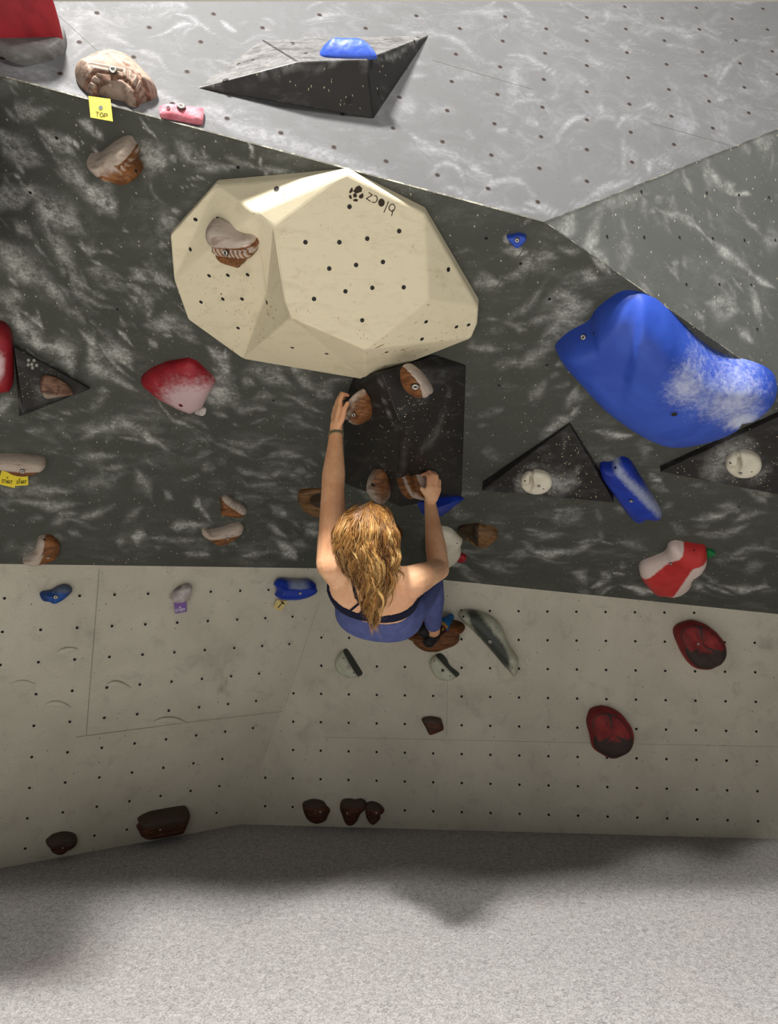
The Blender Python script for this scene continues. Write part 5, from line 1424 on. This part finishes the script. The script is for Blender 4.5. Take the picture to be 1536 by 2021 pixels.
# bare ankles and feet
V = [np.asarray(v) for v in V]
vv, nn, ff = remesh(V, F, .0042, 4)
chk = np.zeros(len(vv))
for c, r, a in ((P(683, 778, zL), .02, .5), (P(840, 935, zR), .03, .5), (shR + BK * .03, .05, .35), (elR, .04, .15)):
    chk = np.maximum(chk, a * np.exp(-(np.linalg.norm(vv - c, axis=1) / r) ** 2))
HP0 = HIP.copy()
person = mesh_obj('person', vv, ff, ['skin'], smooth=True, attrs={'chalk': chk}, origin=HP0)
tag(person, 'climber with long blond hair in navy sports bra and blue leggings hanging from the overhang', 'person')
reg(person, vv, ff)


def segdist(p, a, b):
    d = b - a; t = np.clip(((p - a) @ d) / (d @ d), 0, 1); c = a + t[:, None] * d
    return np.linalg.norm(p - c, axis=1), t


bones = {'armL': [(shL, elL), (elL, wrL)], 'armR': [(shR, elR), (elR, wrR)], 'leg': [(hipL, knL), (knL, anL), (hipR, knR), (knR, anR)], 'tor': [(HIP - T * .05, NECK)]}
dist = {}
for k, bl in bones.items():
    dist[k] = np.min([segdist(vv, a, b)[0] for a, b in bl], 0)
s_ax = (vv - HIP) @ T; l_ax = (vv - HIP) @ LAT; b_ax = (vv - HIP) @ BK
arm = np.minimum(dist['armL'], dist['armR'])
legd = dist['leg'] - .075; tord = dist['tor'] - .12
shin = np.minimum(segdist(vv, knL, anL)[1] + 10 * (segdist(vv, knL, anL)[0] > .075), segdist(vv, knR, anR)[1] + 10 * (segdist(vv, knR, anR)[0] > .075))
isleg = (dist['leg'] < .11) & (s_ax < .2) & (dist['leg'] < arm)
ankle = np.minimum(np.linalg.norm(vv - anL, axis=1), np.linalg.norm(vv - anR, axis=1))


def garment(name, mask, mat, off, parent, hem=.0008):
    idx = -np.ones(len(vv), int); fs = []
    keep = [f for f in ff if all(mask[i] for i in f)]
    used = np.zeros(len(vv), bool)
    for f in keep:
        for i in f: used[i] = True
    idx[used] = np.arange(used.sum())
    # boundary vertices sit close to the skin
    from collections import Counter
    ec = Counter()
    for f in keep:
        for a, b in zip(f, f[1:] + f[:1]): ec[(min(a, b), max(a, b))] += 1
    bd = np.zeros(len(vv), bool)
    for (a, b), c in ec.items():
        if c == 1: bd[a] = bd[b] = True
    o_ = np.where(bd, hem, off)
    W = (vv + nn * o_[:, None])[used]
    return mesh_obj(name, W, [tuple(idx[i] for i in f) for f in keep], [mat], parent, smooth=True)


arm_far = arm > .062
leg_mask = ((s_ax < .118) & (arm_far) & ((dist['leg'] < .125) | (dist['tor'] < .22)) & ((shin < .86) | (shin > 1.5)) & (ankle > .07)) 
garment('leggings', leg_mask, 'leggings', .0045, person)
bl_ = .215 - .02 * np.clip(b_ax / .09, -1, 1)
bra_mask = (arm > .058) & (dist['tor'] < .2) & (((s_ax > .30) & (s_ax < .436 + .012 * abs(l_ax / .1)) & (b_ax > -.03)) | ((b_ax <= -.03) & (s_ax > .325) & (s_ax < .47)))
bra = garment('sports_bra', bra_mask, 'navy', .004, person)


def strap(pts, w, parent, name='strap'):
    out = []
    for x, y in pts:
        c = cast(person, x, y)
        if c: out.append((c[0] + c[1] * .003, c[1]))
    if len(out) < 2: return
    Vs = []; Fs = []
    for k, (p, n) in enumerate(out):
        d = out[min(k + 1, len(out) - 1)][0] - out[max(k - 1, 0)][0]; s = np.cross(d, n); s /= np.linalg.norm(s)
        Vs += [p - s * w, p - s * w * .6 + n * .002, p + s * w * .6 + n * .002, p + s * w]
    for k in range(len(out) - 1):
        for j in range(3): Fs.append((k * 4 + j, k * 4 + j + 1, k * 4 + 5 + j, k * 4 + 4 + j))
    return mesh_obj(name, Vs, Fs, ['navy'], parent, smooth=True)


def seg(a, b, n=9): return [(a[0] + (b[0] - a[0]) * t, a[1] + (b[1] - a[1]) * t) for t in np.linspace(0, 1, n)]


strap(seg((690, 1206), (713, 1187)), .004, bra); strap(seg((709, 1212), (724, 1198)), .005, bra); strap(seg((724, 1198), (738, 1213)), .005, bra); strap(seg((694, 1135), (704, 1180), 12), .006, bra)
strap(seg((704, 1180), (722, 1205), 8), .004, bra)

# shoes
def shoe(an, toe_dir, side, hide=False):
    Vq = []; Fq = []
    d = toe_dir / np.linalg.norm(toe_dir); shin_d = (an - (knR if side > 0 else knL)); shin_d /= np.linalg.norm(shin_d)
    dn = shin_d - d * (shin_d @ d); dn /= np.linalg.norm(dn); lt = np.cross(d, dn)
    heel = an - d * .042 + dn * .036
    capsule(Vq, Fq, heel, .033, an + d * .02 + dn * .04, .034)
    capsule(Vq, Fq, an + d * .0 + dn * .012, .041, an + d * .05 + dn * .035, .038)
    capsule(Vq, Fq, an + d * .03 + dn * .04, .036, an + d * .10 + dn * .058, .036)
    for s in (-1, 1): capsule(Vq, Fq, an + d * .08 + dn * .058 + lt * s * .014, .028, an + d * .125 + dn * .068 + lt * s * .006, .024)
    capsule(Vq, Fq, an + d * .12 + dn * .068, .026, an + d * .165 + dn * .078, .019)
    v2, n2, f2 = remesh(Vq, Fq, .004, 3)
    a = (v2 - an) @ d; b = (v2 - an) @ dn; c = (v2 - an) @ lt
    fc = np.array([[a[list(f)].mean(), b[list(f)].mean(), c[list(f)].mean()] for f in f2])
    up = fc[:, 1]
    m = np.zeros(len(f2), int)                                       # 0 black rubber 1 blue 2 ochre 3 dark red
    sole = up > .052 + .028 * np.clip(fc[:, 0] / .16, 0, 1) + .012
    m[(fc[:, 0] > .055) & ~sole] = 1
    m[(fc[:, 0] > .012) & (fc[:, 0] < .085) & ~sole & (abs(fc[:, 2]) < .034)] = 2
    m[(abs((fc[:, 0] - .04) * 1.0 + fc[:, 2] * .5) < .008) & ~sole] = 3
    m[(fc[:, 0] > .0) & (fc[:, 0] <= .014) & ~sole] = 3
    # open collar so the ankle shows
    keep = [i for i, f in enumerate(f2) if not (up[i] < .0 and abs(fc[i, 0]) < .06)]
    return mesh_obj('climbing_shoe', v2, [f2[i] for i in keep], ['shoe_black', 'shoe_blue', 'shoe_yellow', 'shoe_red'], person, smooth=True, fmat=m[keep])


sh1 = shoe(anR, CV((.11, -.12, .10)), 1)
sh2 = shoe(anL, CV((-.02, -.05, .16)), -1)

# wristband
wb = MB(); wd = (wrL - elL) / np.linalg.norm(wrL - elL); wc = wrL - wd * .004
aa = np.cross(wd, FW); aa /= np.linalg.norm(aa); bb = np.cross(wd, aa)
for off_, r in ((0, .0), (.006, .0)):
    wb.ring(wc + wd * off_, wd + aa * .12, .0268, .0028, 0, 40, 8)
wb.obj('wristband', ['band_thread'], person)

# ------------------------------------------------------------------ hair
hr = np.random.default_rng(12)
Vh = []; Fh = []; Sh = []
def tube(pts, r0, shade):
    pts = np.asarray(pts); n = len(pts); base = len(Vh)
    for k in range(n):
        d = pts[min(k + 1, n - 1)] - pts[max(k - 1, 0)]; d /= np.linalg.norm(d) + 1e-9
        a = np.cross(d, [.2, .9, .1]); a /= np.linalg.norm(a); b = np.cross(d, a)
        t = k / (n - 1); r = r0 * min(1, 1.25 * (1 - t) ** .55 + .08) * min(1, .5 + t * 6)
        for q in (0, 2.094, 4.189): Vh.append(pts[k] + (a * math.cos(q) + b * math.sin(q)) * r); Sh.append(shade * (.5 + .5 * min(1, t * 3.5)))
    for k in range(n - 1):
        for q in range(3):
            p = (q + 1) % 3; Fh.append((base + k * 3 + q, base + k * 3 + p, base + k * 3 + 3 + p, base + k * 3 + 3 + q))


yk = np.array([984, 1000, 1020, 1050, 1085, 1120, 1150, 1180, 1210, 1240])
cxk = np.array([735, 728, 723, 722, 723, 733, 740, 742, 738, 742])
hwk = np.array([8, 38, 50, 60, 61, 54, 45, 34, 22, 8])
zk = np.array([2.385, 2.33, 2.29, 2.265, 2.265, 2.275, 2.285, 2.295, 2.305, 2.31])
def front(u, y):
    """point of the hair mass at lateral position u (-1..1) and image height y"""
    x = np.interp(y, yk, cxk) + u * np.interp(y, yk, hwk)
    z = np.interp(y, yk, zk) + .10 * (1 - math.sqrt(max(0, 1 - min(1, abs(u)) ** 2 * .96)))
    return x, z


NCL = 210
for c in range(NCL):
    u0 = hr.uniform(-1, 1); layer = hr.uniform(0, 1) ** 1.5
    yend = hr.choice([hr.uniform(1085, 1140), hr.uniform(1130, 1185), hr.uniform(1175, 1225), hr.uniform(1215, 1246)], p=[.2, .3, .3, .2])
    if abs(u0) > .75: yend = min(yend, hr.uniform(1060, 1150))
    if u0 > .2: yend = min(yend, hr.uniform(1120, 1215))
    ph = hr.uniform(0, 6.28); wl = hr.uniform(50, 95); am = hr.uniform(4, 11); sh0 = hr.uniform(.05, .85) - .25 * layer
    ystart = 985 + 9 * abs(u0) + hr.uniform(0, 14)
    flick = hr.normal(0, 7)
    for s in range(20):
        du = hr.normal(0, .034); dl = hr.normal(0, .004); shd = np.clip(sh0 + hr.normal(0, .12), 0, 1)
        dph = hr.normal(0, .25); ye = yend + hr.normal(0, 7)
        pts = []; n = 22
        for k in range(n):
            t = k / (n - 1); y = ystart + (ye - ystart) * t
            spread = 1 if t < .6 else 1 - .55 * (t - .6) / .4
            u = u0 * np.clip(.25 + t * 4, 0, 1) + du * spread
            x, z = front(u, y)
            grow = np.clip((y - 1005) / 90, 0, 1)
            x += am * grow * math.sin(ph + dph + (y - 1000) / wl * 6.28) + flick * max(0, t - .7) * 2.2
            z += layer * .05 + dl + .012 * grow * math.cos(ph * 1.3 + dph + (y - 1000) / wl * 6.28)
            pts.append(P(x, y, z))
        tube(pts, .00125, shd)
for c in range(240):                                               # loose flyaway strands
    u0 = hr.uniform(-1.08, 1.08); ye = hr.uniform(1040, 1240); ph = hr.uniform(0, 6.28); am = hr.uniform(3, 11); ys = 992 + hr.uniform(0, 40)
    pts = []
    for k in range(20):
        t = k / 19; y = ys + (ye - ys) * t; x, z = front(u0, y)
        x += am * t * math.sin(ph + (y - 1000) / 40 * 6.28) + hr.normal(0, .3); z -= .008 * t * math.cos(ph + y / 9)
        pts.append(P(x, y, z))
    tube(pts, .0007, hr.uniform(.4, 1))
# hair on the crown, sides and forehead of the skull
for c in range(1700):
    th = hr.uniform(0, 6.283); ph0 = hr.uniform(.05, .9)
    s = math.copysign(1, math.sin(th)) or 1
    pts = []
    for k in range(12):
        t = k / 11; q = ph0 * .35 + t * (1.9 if math.cos(th) < .35 else .95)
        p = HEADC + UPH * .03 + (LH * math.sin(th) * .078 * math.sin(q) + FH * math.cos(th) * .100 * math.sin(q) + UPH * .093 * math.cos(q)) * (1 + hr.uniform(-.01, .02))
        pts.append(p)
    tube(pts, .0015, hr.uniform(.15, .8))
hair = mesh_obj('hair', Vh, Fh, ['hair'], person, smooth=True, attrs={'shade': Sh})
hair['label'] = 'long wavy golden blond hair'
cap = MB(); Vc = []; Fc = []
ellip(Vc, Fc, HEADC + UPH * .032 - FH * .012, (LH, FH, UPH), (.079, .094, .088), 28, 16)
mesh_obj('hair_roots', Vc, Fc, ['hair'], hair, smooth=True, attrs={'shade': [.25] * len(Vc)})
